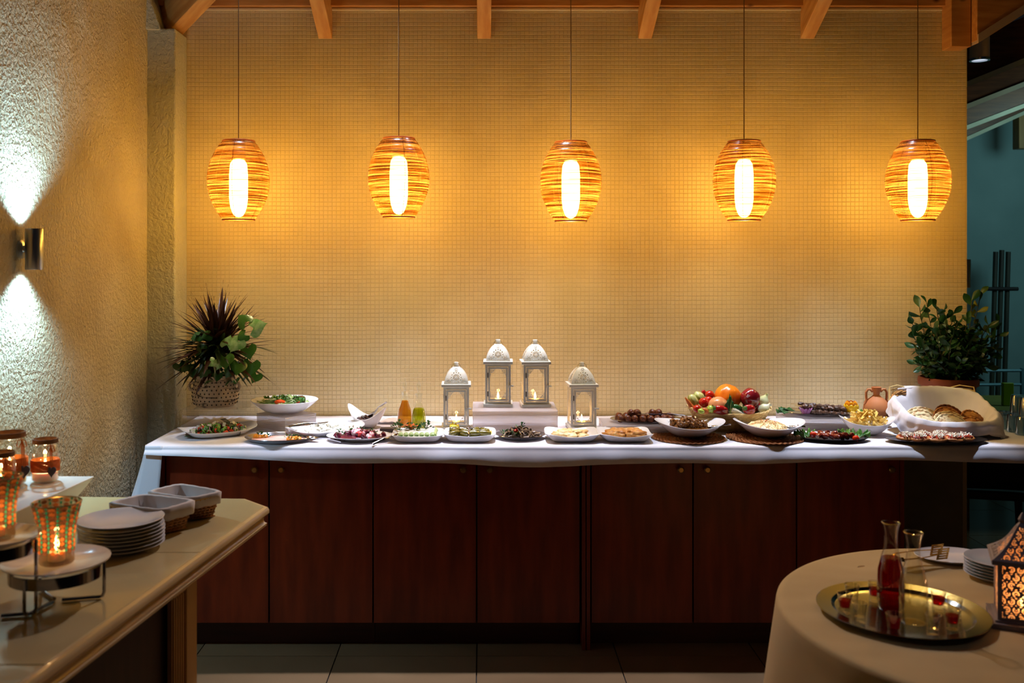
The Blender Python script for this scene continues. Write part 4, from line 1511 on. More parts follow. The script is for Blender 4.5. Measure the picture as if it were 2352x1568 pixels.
M_wick = mat('pale_wicker', (222, 194, 134), (192, 160, 98), rough=.55, vs=50)
VGY = 4.53
wicker_basket('vegetable_basket', 'oval pale wicker basket heaped with vegetables', at(1674, VGY), .192, .125, .088, .60, M_wick,
              zw=lambda t, k: .022 * (cos(t) ** 4) * (k - .5) * 2)


def vg(name, label, mb, m_, px, py, Y, rz=0, cat='vegetable', grp='vegetables in the wicker basket', parts=()):
    o = single(name, mb, m_, label, cat, loc=(X(px, Y), Y, Z(py, Y)), rz=rz, group=grp)
    for pn_, pmb, pm in parts:
        obj(pn_, pmb, pm, o)
    return o


M_stem = mat('green_stem', (70, 104, 40), rough=.5)
K = VGY / F                          # metres per pixel in the basket
vg('pumpkin', 'big round orange pumpkin, largest thing in the vegetable basket', MB().ell((0, 0, 0), (31.5 * K, 30 * K, 28.5 * K), 40, 24, .06, 2, 3, shape=lambda d: 1 + .012 * cos(10 * atan2(d.y, d.x))),
   mat('pumpkin_skin', (240, 140, 24), (216, 96, 16), rough=.3, vs=9, coat=.2, bump=.15, bs=60), 1672, 911, 4.55, rz=(.2, .3, 0))
vg('striped_aubergine', 'pale green striped aubergine at the back of the basket, behind the tomatoes', MB().ell((0, 0, 0), (13 * K, 13 * K, 17 * K), 18, 12, .08, 2, 1), mat('striped_green', (150, 160, 70), (196, 200, 130), rough=.3, vs=14, stretch=(3, 3, .3), lo=.45, hi=.55), 1606, 914, 4.58, rz=(0, -.6, 0))
vg('striped_aubergine', 'pale green striped aubergine beside the carrot in the basket', MB().ell((0, 0, 0), (11 * K, 11 * K, 16 * K), 18, 12, .08, 2, 5), mat('striped_green', (0, 0, 0)), 1592, 920, 4.52, rz=(0, -.5, 0))
for px, py, r, Y, lab in ((1630, 906, 10.5, 4.56, 'red tomato highest in the basket, against the pumpkin'), (1617, 924, 12, 4.50, 'large red tomato between striped aubergine and onion'),
                          (1627, 919, 10, 4.53, 'red tomato tucked behind the large tomato, over the onion'), (1601, 938, 9.5, 4.45, 'red tomato low at the rim next to the carrot')):
    vg('tomato', lab, MB().ell((0, 0, 0), (r * K, r * K, r * .9 * K), 20, 12, .05, 2, px), M_tomr, px, py, Y, parts=(('calyx', parsley(px, 5, .010), M_stem),))
vg('carrot', 'orange carrot sticking out over the basket end, tip in the air', MB().lathe([(0, -.045), (.003, -.043), (.008, -.02), (.0125, .02), (.0145, .045), (.011, .054), (0, .056)], 16), mat('carrot_skin', (206, 116, 52), (188, 96, 40), rough=.45, vs=30, bump=.3, bs=60), 1586, 930, 4.50, rz=(0, pi + 2.5 + .05 - .0, 0) if False else (0.1, 2.55 - pi + 0.0, 0) if False else (0, 2.53, 0))
vg('onion', 'big peach coloured onion in front of the pumpkin', MB().ell((0, 0, 0), (23 * K, 22 * K, 21 * K), 28, 16, .04, 2, 1), mat('onion_skin', (224, 160, 110), (206, 132, 82), rough=.25, vs=5, stretch=(3, 3, .5), coat=.3), 1650, 932, 4.47)


def pepper(w_, h_): return MB().ell((0, 0, 0), (w_ * K, w_ * .8 * K, h_ * K), 28, 14, .05, 2, 2, shape=lambda d: 1 + .08 * cos(3 * atan2(d.z, d.y)) - .0)


M_pep = mat('red_pepper', (170, 22, 26), (140, 14, 20), rough=.12, coat=.5, vs=12)


def pstem(w_): return MB().tube([(-w_ * K, 0, .004), (-w_ * K * 1.0 - .004, -.004, .010), (-w_ * K - .006, -.004, .018)], [.004, .0025, .002], 6).lathe([(.012, 0), (.007, .004), (0, .005)], 10, M=TR((-w_ * K * .86, -.012, .004), (pi / 2, 0, -.6)))


vg('red_pepper', 'glossy red pepper with green stalk at the middle of basket rim', pepper(18, 10.5), M_pep, 1654, 941, 4.42, rz=(0, .18, 0), parts=(('stalk', pstem(16), M_stem),))
vg('red_pepper', 'glossy red pepper with green stalk below the dark red fruit', pepper(14, 11), M_pep, 1720, 940, 4.42, rz=(0, .1, 0), parts=(('stalk', pstem(12), M_stem),))
hz = MB()
hz.tube([(0, 0, -.02), (.002, 0, .0), (-.004, 0, .02), (-.001, 0, .040)], [.004, .005, .004, .002], 8)
rdl = vg('radish', 'long white radish with dark green leaves standing up in the basket middle', MB().lathe([(0, -.055), (.004, -.05), (.010, -.02), (.013, .01), (.011, .03), (0, .034)], 16), mat('radish_white', (232, 228, 210), (214, 206, 180), rough=.4, vs=20), 1692, 946, 4.43, rz=(0.2, -1.15, 0))
ll = thing('leaf_bunch', 'small bunch of curly dark green leaves in front of the pumpkin', 'leaves', (X(1677, 4.42), 4.42, Z(944, 4.42)))
obj('leaf', ruffle(.055, .045, 4, .008, .1), M_pars, ll, rot=(1.35, 0, .25), solid=.0008)
obj('leaf', ruffle(.075, .018, 9, .006, .1), M_pars, ll, rot=(1.45, 0, -.18), solid=.0008)
obj('stalk', MB().tube([(0, 0, -.012), (0.003, 0, .03), (.008, 0, .06)], [.004, .003, .001], 7), mat('pale_stalk', (150, 170, 90), rough=.5), ll)
vg('green_chilli', 'dark green chilli pepper with stalk in front of dark red fruit', MB().ell((0, 0, 0), (15 * K, 9 * K, 9 * K), 18, 10, .1, 2, 3), mat('chilli_green', (36, 84, 34), (24, 62, 24), rough=.18, coat=.4, vs=14), 1694, 938, 4.46, rz=(0, .45, 0),
   parts=(('stalk', MB().tube([(-14 * K, 0, 0), (-20 * K, 0, .003), (-25 * K, 0, .001)], [.004, .0025, .003], 6), M_stem),))
vg('red_gourd', 'dark red glossy fruit with small painted highlight near the basket end', MB().ell((0, 0, 0), (22 * K, 21 * K, 23 * K), 28, 16, .07, 2, 8), mat('dark_red_skin', (150, 34, 40), (104, 18, 26), rough=.15, coat=.5, vs=8), 1723, 914, 4.50,
   parts=(('highlight_patch', MB().box((-11 * K, -18.6 * K, 1.5 * K), (7 * K, .002, 7 * K), Matrix.Rotation(.5, 4, 'Y')), mat('highlight_patch', (225, 215, 225), rough=.3)),))  # square highlight on the skin, modelled as a pale patch
vg('aubergine', 'dark red rounded fruit sunk under the fruit with painted highlight', MB().ell((0, 0, 0), (21 * K, 18 * K, 15 * K), 24, 14, .07, 2, 12), mat('dark_red_skin', (0, 0, 0)), 1727, 932, 4.52)
for px, py, rz_, lab in ((1754, 919, .5, 'pale green squash pointing up at the basket end'), (1756, 938, .95, 'whitish squash lying over the basket end rim')):
    vg('pale_squash', lab, MB().lathe([(0, -.030), (.016, -.026), (.025, -.010), (.022, .008), (.010, .022), (.007, .030), (.009, .036), (0, .037)], 18), mat('squash_skin' if rz_ < .9 else 'squash_skin_w', (196, 208, 140) if rz_ < .9 else (226, 218, 190), (216, 222, 178), rough=.35, vs=16), px, py, 4.53 if rz_ < .9 else 4.48, rz=(0, rz_, 0))
vg('lime_pepper', 'small lime green pepper at the rim between tomato and red pepper', MB().ell((0, 0, 0), (9 * K, 8 * K, 8 * K), 16, 10, .2, 2, 3), mat('lime_skin', (150, 184, 60), (180, 206, 90), rough=.2, coat=.4, vs=20), 1632, 939, 4.42, rz=(0, .4, 0))
vg('small_carrot', 'stubby orange carrot end at the rim beside lime green pepper', MB().ell((0, 0, 0), (9 * K, 6 * K, 5.5 * K), 14, 8), mat('carrot_skin', (0, 0, 0)), 1620, 943, 4.41, rz=(0, .6, 0))
vg('lime_pepper', 'small pale green pepper low at the rim under red tomato', MB().ell((0, 0, 0), (8 * K, 7 * K, 6 * K), 16, 10, .2, 2, 6), mat('lime_skin', (0, 0, 0)), 1611, 944, 4.41, rz=(0, .2, 0))
vg('pepper_tip', 'dark red pepper tip behind the highest tomato', MB().ell((0, 0, 0), (6 * K, 6 * K, 9 * K), 12, 8), M_pep, 1618, 903, 4.60, rz=(0, -.5, 0))
obj_in = single('vegetable_bedding', MB().ell((0, 0, 0), (.155, .095, .02), 24, 8, .3, 5, 2), mat('bedding', (70, 60, 30), (40, 50, 24), rough=.7, vs=30), 'dark leafy layer under the vegetables in the basket', 'leaves', loc=(X(1674, VGY), VGY, TT + .075))
obj_in['kind'] = 'stuff'

# --- skewer platter on riser
riser('long frosted riser under the platter of meat skewers', at(1893, 4.62), .40, .215, .052, 0, M_acr)
cS = at(1892, 4.60, TT + .057)
plate('skewer_platter', 'oval silver platter of grilled meat skewers on a frosted riser', cS, .198, .115, .018, foot=.70, m_=STEEL(), cat='tray', depth=.006, zw=lambda t, r: .0015 * sin(14 * t) * max(0, r - .8) * 5)
M_grill = mat('grilled_meat', (104, 74, 56), (62, 40, 30), rough=.45, vs=40, bump=.8, bs=90, bd=.004)
for i in range(7):
    lay = i // 4
    t = thing('meat_skewer', 'grilled meat skewer stacked on the silver platter', 'skewer', (cS[0] - .015 + .008 * (i % 2), cS[1] - .05 + (i % 4) * .028 + lay * .012, cS[2] + .018 + lay * .022), math.radians(-6 + 4 * (i % 3)), 'meat skewers on the silver platter')
    t.rotation_euler.y = .07
    obj('stick', MB().tube([(-.135, 0, 0), (.12, 0, 0)], .0014, 5), mat('bamboo', (196, 160, 100), rough=.6), t)
    rs_ = random.Random(i)
    for q in range(7):
        obj('meat_piece', MB().ell((0, 0, 0), (.017, .012, .011), 10, 7, .5, 2.5, i * 9 + q), M_grill, t, loc=(-.085 + q * .030, 0, rs_.uniform(-.002, .002)), rot=(rs_.uniform(0, 6), 0, rs_.uniform(-.2, .2)))
fo = thing('onion_flower', 'purple onion cut like a flower beside the meat skewers', 'garnish', (cS[0] - .105, cS[1] - .055, cS[2] + .012))
pm = mesh('petal', MB().grid(lambda u, v: ((u - .5) * .016 * sin(.4 + v * 2.5) * (1 if v < .98 else .1), .012 * v * v + .004, .030 * v), 6, 6), mat('onion_purple', (140, 50, 110), (186, 130, 180), rough=.3, vs=30, stretch=(4, 4, 1)))
for ring_, (n_, s_, tl) in enumerate(((9, 1.15, .15), (7, .95, -.1), (5, .8, -.3))):
    for i in range(n_):
        o = obj('petal', pm, None, fo, loc=(0, 0, 0), rot=(-tl, 0, 2 * pi * i / n_ + ring_ * .3))
        o.location = (-sin(2 * pi * i / n_ + ring_ * .3) * .010 * s_, cos(2 * pi * i / n_ + ring_ * .3) * .010 * s_, 0)
        o.scale = (s_, s_, s_)
fy = thing('pepper_flower', 'yellow pepper cut like a flower holding a cherry tomato', 'garnish', (cS[0] + .118, cS[1] - .035, cS[2] + .020))
pm2 = mesh('petal', MB().grid(lambda u, v: ((u - .5) * .030 * (sin(.5 + v * 2.3) if v < .97 else .15), .020 * v + .008 * sin(v * 3), .034 * v), 8, 8), mat('yellow_pepper', (244, 190, 16), (250, 214, 40), rough=.2, coat=.4, vs=20))
pm3 = mesh('petal', pm2 and MB().grid(lambda u, v: ((u - .5) * .030 * (sin(.5 + v * 2.3) if v < .97 else .15), .020 * v + .008 * sin(v * 3), .034 * v), 8, 8), mat('orange_pepper', (240, 140, 10), (250, 170, 24), rough=.2, coat=.4, vs=20))
for ring_, (n_, s_, tl, mm__) in enumerate(((9, 1.0, -.15, pm2), (8, 1.0, -.4, pm3))):
    for i in range(n_):
        a = 2 * pi * i / n_ + ring_ * .4
        o = obj('petal', mm__, None, fy, loc=(-sin(a) * .014, cos(a) * .014, .0 + ring_ * .012), rot=(-tl, 0, a))
        o.scale = (s_, s_, s_)
        o.modifiers.new('s', 'SOLIDIFY').thickness = .002
single('cherry_tomato', MB().ell((0, 0, 0), (.017, .017, .017), 20, 12), M_tomr, 'cherry tomato inside the yellow pepper flower', 'tomato', loc=(cS[0] + .115, cS[1] - .040, cS[2] + .052))
for k_, (dx, dy, rz_, s_) in enumerate(((-.165, -.03, 1.3, 1.0), (-.135, .01, 1.0, 1.1), (.165, -.02, -1.3, 1.0), (.15, -.05, -1.7, .9))):
    single('lettuce_leaf', ruffle(.07 * s_, .06, k_ + 1, .010, .12), M_lett if k_ > 1 else M_pars, ['dark green leaf hanging over the platter end, outermost by the vegetable basket', 'dark green leaf behind the purple onion flower',
           'green lettuce leaf on the platter reaching the clay jug', 'green lettuce leaf under the yellow pepper flower'][k_], 'lettuce', loc=(cS[0] + dx, cS[1] + dy, cS[2] + .016), rz=rz_, solid=.0008)

# --- sausage tray
cT = at(1916, 4.255)
M_dtray = mat('dark_steel', (90, 90, 98), rough=.25, metal=1)
plate('sausage_tray', 'dark oval metal tray of small red sausages with lettuce', cT, .150, .088, .015, foot=.80, m_=M_dtray, cat='tray', depth=.003)
M_saus = mat('glazed_sausage', (128, 44, 28), (92, 24, 16), rough=.15, coat=.6, vs=14)
rsx = random.Random(6)
for i in range(13):
    L_ = rsx.uniform(.016, .024)
    o = single('sausage', MB().tube([(-L_, 0, 0), (-L_ * .5, .002, .003), (L_ * .5, .002, .003), (L_, 0, 0)], [.008, .0115, .0115, .008], 12), M_saus, 'small glazed red sausage in the pile on the dark oval tray', 'sausage',
               loc=(cT[0] - .075 + (i % 7) * .024, cT[1] - .03 + (i // 7) * .036, TT + .016 + rsx.uniform(0, .010)), rz=(0, rsx.uniform(-.9, .9), rsx.uniform(0, 3)), group='small sausages on the dark tray')
for k_, (dx, dy, rz_, s_, lab) in enumerate(((-.125, .0, .9, .9, 'crinkled lettuce leaf at the tray end by the rice bowl'), (-.11, .02, -.2, .9, 'crinkled lettuce leaf standing behind the tray tomato'), (.085, .0, -.3, 1, 'crinkled lettuce leaf on the tray in front of the chips bowl'),
                                             (.105, -.01, -1.1, 1, 'crinkled lettuce leaf drooping off the tray end under the chips bowl'), (.07, .015, .4, .9, 'crinkled lettuce leaf between sausages and chips bowl'))):
    single('lettuce_leaf', ruffle(.06 * s_, .065, k_ + 11, .012, .55), M_lett, lab, 'lettuce', loc=(cT[0] + dx, cT[1] + dy, TT + .010), rz=rz_, solid=.0008)
for dx, dy, z_, lab in ((-.098, -.015, .028, 'cherry tomato on the lettuce at the tray end near the rice'), (.075, -.055, .018, 'cherry tomato on the front rim of the dark oval tray')):
    single('cherry_tomato', MB().ell((0, 0, 0), (.0155, .0145, .014), 20, 12), mat('cherry_tom', (214, 60, 24), (190, 36, 18), rough=.15, coat=.5, vs=20), lab, 'tomato', loc=(cT[0] + dx, cT[1] + dy, TT + z_))

# --- chips bowl
cF = at(1991, 4.41)
plate('chips_bowl', 'white bowl with two pointed lips full of potato chips', cF, .122, .10, .062, cat='bowl', foot=.36, flare=1.5, depth=.030, rz=-.18, zw=lambda t, r: .020 * max(0, r - .5) * 2 * (cos(t) ** 4) - .010 * max(0, r - .5) * (sin(t) ** 2) * 2)
fm = mesh('potato_chip', MB().box((0, 0, 0), (.062, .0078, .0078)), mat('fried_potato', (240, 206, 110), (222, 176, 80), rough=.4, vs=20), smooth=False)
rf = random.Random(19)
for i in range(96):
    p = mound(rf, .080, .062, .050, TT + .046)
    o = obj('potato_chip', fm, None, loc=(cF[0] + p[0], cF[1] + p[1], p[2]), rot=(rf.uniform(-.5, .5), rf.uniform(-.9, .9), rf.uniform(0, 6.28)))
    o.scale = (rf.uniform(.6, 1.1), 1, 1)
    tag(o, 'yellow potato chip heaped in the white pointed bowl', 'potato chip', 'potato chips in the pointed bowl')

# --- clay amphora
t = thing('clay_jug', 'two handled terracotta jug behind the chips bowl', 'jug', at(2013, 4.63))
M_clay = mat('terracotta', (188, 122, 76), (170, 104, 60), rough=.7, vs=8, bump=.2, bs=90, bd=.001)
obj('jug_body', MB().lathe([(0, 0), (.030, 0), (.040, .006), (.057, .040), (.0625, .075), (.058, .102), (.040, .128), (.019, .144), (.014, .150), (.017, .165), (.0215, .178), (.023, .187), (.020, .188), (.014, .170), (0, .168)], 40), M_clay, t)
for s in (1, -1):
    obj('handle', MB().tube([(s * .019, 0, .165), (s * .030, 0, .176), (s * .042, 0, .176), (s * .050, 0, .162), (s * .050, 0, .140), (s * .048, 0, .124), (s * .056, 0, .108)], [.006, .006, .006, .0058, .0058, .006, .007], 10), M_clay, t)
# ------------------------------------------------------------------ bread basket with cloth
BB = thing('bread_basket', 'large willow bread basket tipped forward under a white cloth', 'basket', (X(2168, 4.445), 4.445, TT))
M_will = mat('willow', (190, 138, 74), (150, 100, 48), rough=.5, vs=40)
bw = .205


def bask(u, v, off=0):             # v 0 floor rim .. 1 top rim; u round
    t = 2 * pi * u
    ox, oy = sup(1, 1, 4.0)(t)
    k = .70 + .30 * v
    hh = .045 + .120 * (oy + 1) / 2
    return (ox * (bw * k + off), oy * (.155 * k + off), .004 + hh * v)


wv = MB()
for r_ in range(11):
    v = (r_ + .5) / 11
    wv.tube([bask(i / 120, v, .003 * (1 if ((i // 2) + r_) % 2 else -1)) for i in range(121)], .0042, 5, cap=False)
obj('woven_wall', wv, M_will, BB)
rm2 = MB()
for ph in range(3):
    rm2.tube([tuple(Vector(bask(i / 120, 1.02, .004 * cos(i * .6 + ph * 2.1))) + Vector((0, 0, .004 * sin(i * .6 + ph * 2.1)))) for i in range(121)], .0045, 5, cap=False)
obj('braided_rim', rm2, M_will, BB)
for s in (-1, 1):
    hd = MB()
    yb = .10
    for q, (o_, h_) in enumerate(((0, .035), (.012, .018))):
        hd.tube([(s * .207, yb, .13), (s * .20, yb + .02, .16 + h_), (s * (.15 if q == 0 else .16), yb + .055, .165 + h_), (s * .08, yb + .06, .160 + h_ * .6)], .0036, 6)
    for q in range(2):
        hd.tube([(s * (.200 - q * .02), yb + .03, .13), (s * (.197 - q * .02), yb + .04, .17 + .015)], .0018, 5)
    obj('handle', hd, mat('pale_cane', (226, 200, 140), (200, 168, 104), rough=.4, vs=30), BB)
obj('floor_panel', MB().lathe([(0, .004), (1, .004), (1, .008), (0, .008)], 40, sup(bw * .7, .155 * .7, 4)), M_will, BB)
CLB = thing('basket_cloth', 'white cloth draped inside and over the rim of the bread basket', 'cloth', (X(2168, 4.445), 4.445, TT))


def cloth_in(u, v):
    t = 2 * pi * u
    ox, oy = sup(1, 1, 3.4)(t)
    wr = noise.noise(Vector((cos(t) * 3, sin(t) * 3, v * 2))) * .009 + .006 * noise.noise(Vector((cos(t) * 8, sin(t) * 8, v * 5)))
    cover = 1.0
    if oy > .5 and ox < -.55: cover = .80          # basket corner showing
    if oy < -.5 and ox > .62: cover = .92
    if v < .45:                    # floor and inner wall
        k = v / .45
        kk = .66 + .28 * max(0, (k - .4) / .6)
        if k < .4:
            return (ox * bw * .64 * k / .4, oy * .155 * .64 * k / .4, .016 + wr * .5)
        q = (k - .4) / .6
        hh = (.045 + .120 * (oy + 1) / 2) * cover
        return (ox * bw * (.64 + .30 * q), oy * .155 * (.64 + .30 * q), .016 + (hh + .006) * q + wr * .6)
    q = (v - .45) / .55            # over the rim and down outside
    hh = (.045 + .120 * (oy + 1) / 2) * cover
    side = max(0, abs(ox) - .6) / .4
    front = max(0, -oy - .3) / .7
    drop = .014 + .040 * front + (.062 if ox < 0 else .085) * side * (1 if oy > -.8 else .6)
    out_ = .95 + .13 * min(1, q * 3) + (.08 * side) * q
    z = .022 + hh + .010 * sin(min(1, q * 3) * pi) - drop * max(0, q - .15) * 1.15
    return (ox * (bw * out_ + wr), oy * (.155 * (.96 + .15 * min(1, q * 3)) + wr), z + wr * .5 * (1 - q))


obj('cloth_liner', MB().grid(cloth_in, 160, 40), M_cloth, CLB, angle=0)
bk = MB().grid(lambda u, v: ((u - .5) * .35 + .025, .150 + .012 * (1 - v) + .006 * noise.noise(Vector((u * 5, v * 3, 8))), .10 + v * (.090 + .004 * sin(u * 9) - .012 * abs(u - .35))), 40, 14)
obj('back_fold', bk, M_cloth, CLB, angle=0, solid=.002)


def halfmoon(r, seed, th=.016, crimps=9):
    def f(u, v):
        a = pi * u
        rr_ = r * v * (1 + .012 * sin(u * crimps * 2 * pi) * (v ** 6) + .05 * noise.noise(Vector((u * 4, seed * 5, 1))))
        return (cos(a) * rr_, 0, sin(a) * rr_ * .72)
    mb = MB()
    n, m = 36, 10
    for s in (-1, 1):
        loops = []
        for j in range(m + 1):
            v = j / m
            lp = []
            for i in range(n + 1):
                x, _, z = f(i / n, v)
                y = s * th * (1 - v ** 2.5) * (sin(pi * min(1, .12 + i / n * .76)) ** .5) + s * .0025 * noise.noise(Vector((x * 90, z * 90, seed + s)))
                lp.append((x, y, z))
            loops.append(lp)
        mb.rings(loops if s < 0 else [l[::-1] for l in loops], False)
    # folded edge
    mb.tube([(f(i / 40, .97)[0], .002 * sin(i * 1.5), f(i / 40, .97)[2]) for i in range(41)], .0055, 6)
    return mb


M_br = [mat('pale_flatbread', (236, 216, 168), (176, 116, 62), rough=.6, vs=48, bump=.9, bs=90, bd=.004, lo=.5, hi=.68),
        mat('brown_crust', (126, 64, 34), (84, 38, 20), rough=.5, vs=36, bump=.5, bs=60, bd=.003),
        mat('mid_crust', (204, 142, 74), (140, 78, 34), rough=.5, vs=40, bump=.5, bs=60, bd=.003)]
breads = [(2118, 966, 4.50, 36, 0, 0, 'pale half moon pie at the back of bread basket, highest of the pale ones'), (2112, 974, 4.46, 37, 0, .15, 'pale half moon pie, second from the front on the jug side'),
          (2104, 980, 4.43, 30, 0, .3, 'pale spotted half moon pie leaning at the jug side'), (2122, 981, 4.40, 34, 0, -.1, 'pale half moon pie with browned face at the front on the jug side'),
          (2180, 958, 4.50, 31, 1, -.2, 'darkest brown half moon pie at the back of bread basket'), (2175, 963, 4.46, 30, 2, -.05, 'brown half moon pie with golden edge before the darkest one'),
          (2182, 976, 4.42, 36, 0, -.1, 'pale half moon pie behind the front middle one'), (2186, 983, 4.39, 37, 0, -.12, 'pale half moon pie with ridged face at the front middle'),
          (2234, 968, 4.45, 27, 2, -.35, 'golden brown pie leaning at the far end of bread basket'), (2232, 981, 4.41, 24, 2, -.1, 'small golden pie at the front far end of bread basket')]
for i, (px, py, Y, r, mi, ry, lab) in enumerate(breads):
    Y -= .05
    py -= 5
    single('half_moon_pie', halfmoon(r * Y / F * 1.05, i), M_br[mi], lab, 'pie', loc=(X(px, Y), Y, Z(py, Y)), rz=(-.45, -ry, .05 * (i % 3)), group='half moon pies in the bread basket')

# pizza tray
cP = at(2150, 4.225)
plate('pizza_tray', 'large dark oval tray of pizza slices with grated cheese', cP, .222, .098, .012, foot=.84, m_=M_dtray, cat='tray', depth=.003)
M_crust = mat('pizza_crust', (196, 128, 66), (160, 92, 42), rough=.5, vs=18, bump=.4, bs=60, bd=.003)
M_sauce = mat('tomato_sauce', (196, 70, 44), (170, 46, 30), rough=.3, vs=30)
rp = random.Random(77)
for i, (dx, dy, rz_, r_, lab) in enumerate(((-.135, .0, .3, 1.0, 'pizza slice with thick bare crust, at the tray end nearest the jug'), (-.085, -.02, -.2, 1.0, 'pizza slice second from the thick crusted end of tray'),
                                       (-.045, .03, .1, 1, 'pizza slice at the back of tray under the basket middle'), (-.01, -.03, .15, 1, 'pizza slice at the front middle of tray'),
                                       (.035, .03, -.1, 1, 'pizza slice at the back of tray with red sauce showing'), (.07, -.025, .1, 1, 'pizza slice at the front, second from the far tray end'),
                                       (.125, -.005, -.3, .85, 'pizza slice at the far tray end, lowest and least cheese'))):
    t = thing('pizza_slice', lab, 'pizza', (cP[0] + dx, cP[1] + dy, TT + .008), rz_, 'pizza slices on the dark oval tray')
    t.rotation_euler.x = .18
    obj('crust', MB().ell((0, 0, .010), (.046 * r_, .032, .011), 22, 10, .25, 3, i), M_crust, t, angle=0)
    obj('sauce', MB().ell((0, .002, .017), (.036 * r_, .024, .007), 18, 8, .25, 4, i + 3), M_sauce, t, angle=0)
    ch = MB()
    for q in range(70 if i < 6 else 26):
        a, l = rp.uniform(0, 6.28), sqrt(rp.random())
        ch.box((0, 0, 0), (.012, .0022, .0022), TR((cos(a) * l * .034 * r_, sin(a) * l * .022, .023 + .010 * (1 - l) + rp.uniform(0, .005)), (rp.uniform(-.6, .6), rp.uniform(-.8, .8), rp.uniform(0, 3))))
    obj('grated_cheese', ch, mat('grated_cheese', (240, 234, 214), rough=.6), t, kind='stuff', smooth=False)

# ------------------------------------------------------------------ plants


def blade_mesh(L_, wd, bend, m_, nm='leaf', seg=9):
    def f(u, v):
        w_ = wd * (sin(min(1, v * 1.0 + .12) * pi) ** .6 if v < .95 else .12) * (1 - v * .35)
        x = (2 * u - 1) * w_ / 2
        return (x, bend * L_ * v * v + abs(2 * u - 1) * w_ * .18, L_ * v * (1 - .12 * bend * v))
    return mesh(nm, MB().grid(f, 2, seg), m_, angle=0)


M_dr = mat('dracaena_red', (66, 34, 22), (38, 22, 14), rough=.35, vs=8, stretch=(6, 6, 1), transl=.25)
M_dg = mat('dracaena_green', (48, 66, 30), (28, 44, 22), rough=.35, vs=8, stretch=(6, 6, 1), transl=.2)
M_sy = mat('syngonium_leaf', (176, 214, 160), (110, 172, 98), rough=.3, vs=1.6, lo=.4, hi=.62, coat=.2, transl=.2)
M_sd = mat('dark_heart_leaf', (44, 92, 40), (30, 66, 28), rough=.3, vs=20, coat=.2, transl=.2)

PLY = 4.68
zp = Z(931, PLY)
riser('clear acrylic box under the dotted planter', (X(505, PLY), PLY + .02, TT), .30, .26, zp - TT - .002, 0, M_acr2, ripple=False)
pl = thing('potted_palm_mix', 'mixed potted plant with spiky dark palm leaves in a dotted clay planter', 'plant', (X(495, PLY), PLY, zp + .001))
M_pot = mat('dotted_pot', (216, 200, 178), (190, 172, 148), rough=.6, vs=6)
nt = M_pot.node_tree
bsdf = nt.nodes['Principled BSDF']
# dark glaze smears
tcx = nt.nodes.new('ShaderNodeTexCoord')
mpx = nt.nodes.new('ShaderNodeMapping')
mpx.inputs['Scale'].default_value = (1, 1, 4.5)
nx_ = nt.nodes.new('ShaderNodeTexNoise')
nx_.inputs['Scale'].default_value = 11
rx_ = nt.nodes.new('ShaderNodeValToRGB')
rx_.color_ramp.elements[0].position = .36
rx_.color_ramp.elements[0].color = (.12, .09, .09, 1)
rx_.color_ramp.elements[1].position = .46
mxx = nt.nodes.new('ShaderNodeMix')
mxx.data_type = 'RGBA'
mxx.blend_type = 'MULTIPLY'
mxx.inputs[0].default_value = 1
src = bsdf.inputs['Base Color'].links[0].from_socket
nt.links.new(tcx.outputs['Object'], mpx.inputs[0])
nt.links.new(mpx.outputs[0], nx_.inputs['Vector'])
nt.links.new(nx_.outputs['Fac'], rx_.inputs[0])
nt.links.new(src, mxx.inputs[6])
nt.links.new(rx_.outputs[0], mxx.inputs[7])
nt.links.new(mxx.outputs[2], bsdf.inputs['Base Color'])
potp = [(0, 0), (.088, 0), (.102, .012), (.110, .045), (.108, .085), (.094, .125), (.088, .135), (.094, .146), (.097, .150), (.088, .150), (.082, .135), (.0, .132)]
pot = obj('planter', MB().lathe(potp, 48), M_pot, pl)


def potr(z):
    for (r0_, z0_), (r1_, z1_) in zip(potp[1:6], potp[2:7]):
        if z0_ <= z <= z1_:
            return r0_ + (r1_ - r0_) * (z - z0_) / (z1_ - z0_)
    return .1


dots = MB()
for r_ in range(7):
    z = .016 + r_ * .0175
    for i in range(30):
        a = 2 * pi * (i + .5 * (r_ % 2)) / 30
        q = potr(z)
        dots.ell((cos(a) * q, sin(a) * q, z), (.0034, .0034, .0042), 8, 5)
obj('painted_dots', dots, mat('dark_dot', (30, 22, 22), rough=.4), pot)
for s in (-1, 1):
    obj('handle', MB().tube([(s * .098, -.02, .112), (s * .118, -.02, .112), (s * .124, -.02, .095), (s * .116, -.02, .080), (s * .106, -.02, .078)], .0085, 8), M_pot, pl)
rl = random.Random(5)
bl = [blade_mesh(.27, .020, .10, M_dr), blade_mesh(.26, .021, .20, M_dr), blade_mesh(.29, .019, .32, M_dg), blade_mesh(.25, .019, .45, M_dg), blade_mesh(.31, .018, .25, M_dr)]
for i in range(230):
    q = (i + .5) / 230
    tilt = q ** .75 * 1.9
    az = i * 2.39996
    me = bl[rl.randint(0, 1)] if tilt < .8 else bl[rl.choice((1, 2, 4, 4, 3))]
    # keep away from the walls behind and beside
    dx, dy = sin(tilt) * sin(-az) * -1, sin(tilt) * cos(az)
    o = obj('spiky_leaf', me, None, pl, loc=(.015 + rl.uniform(-.018, .018), -.02 + rl.uniform(-.018, .018), .315 + rl.uniform(-.05, .02) - .03 * (q)), rot=(-tilt, 0, az))
    s_ = rl.uniform(.80, 1.22) * (1.0 if not (sin(tilt) * cos(az) > .5) else .72)
    o.scale = (1.15 if tilt < .8 else 1.7, s_, s_)
obj('stem', MB().tube([(.01, -.01, .12), (.012, -.015, .22), (.015, -.02, .33)], .009, 8), mat('plant_stem', (90, 76, 44), rough=.7), pl)


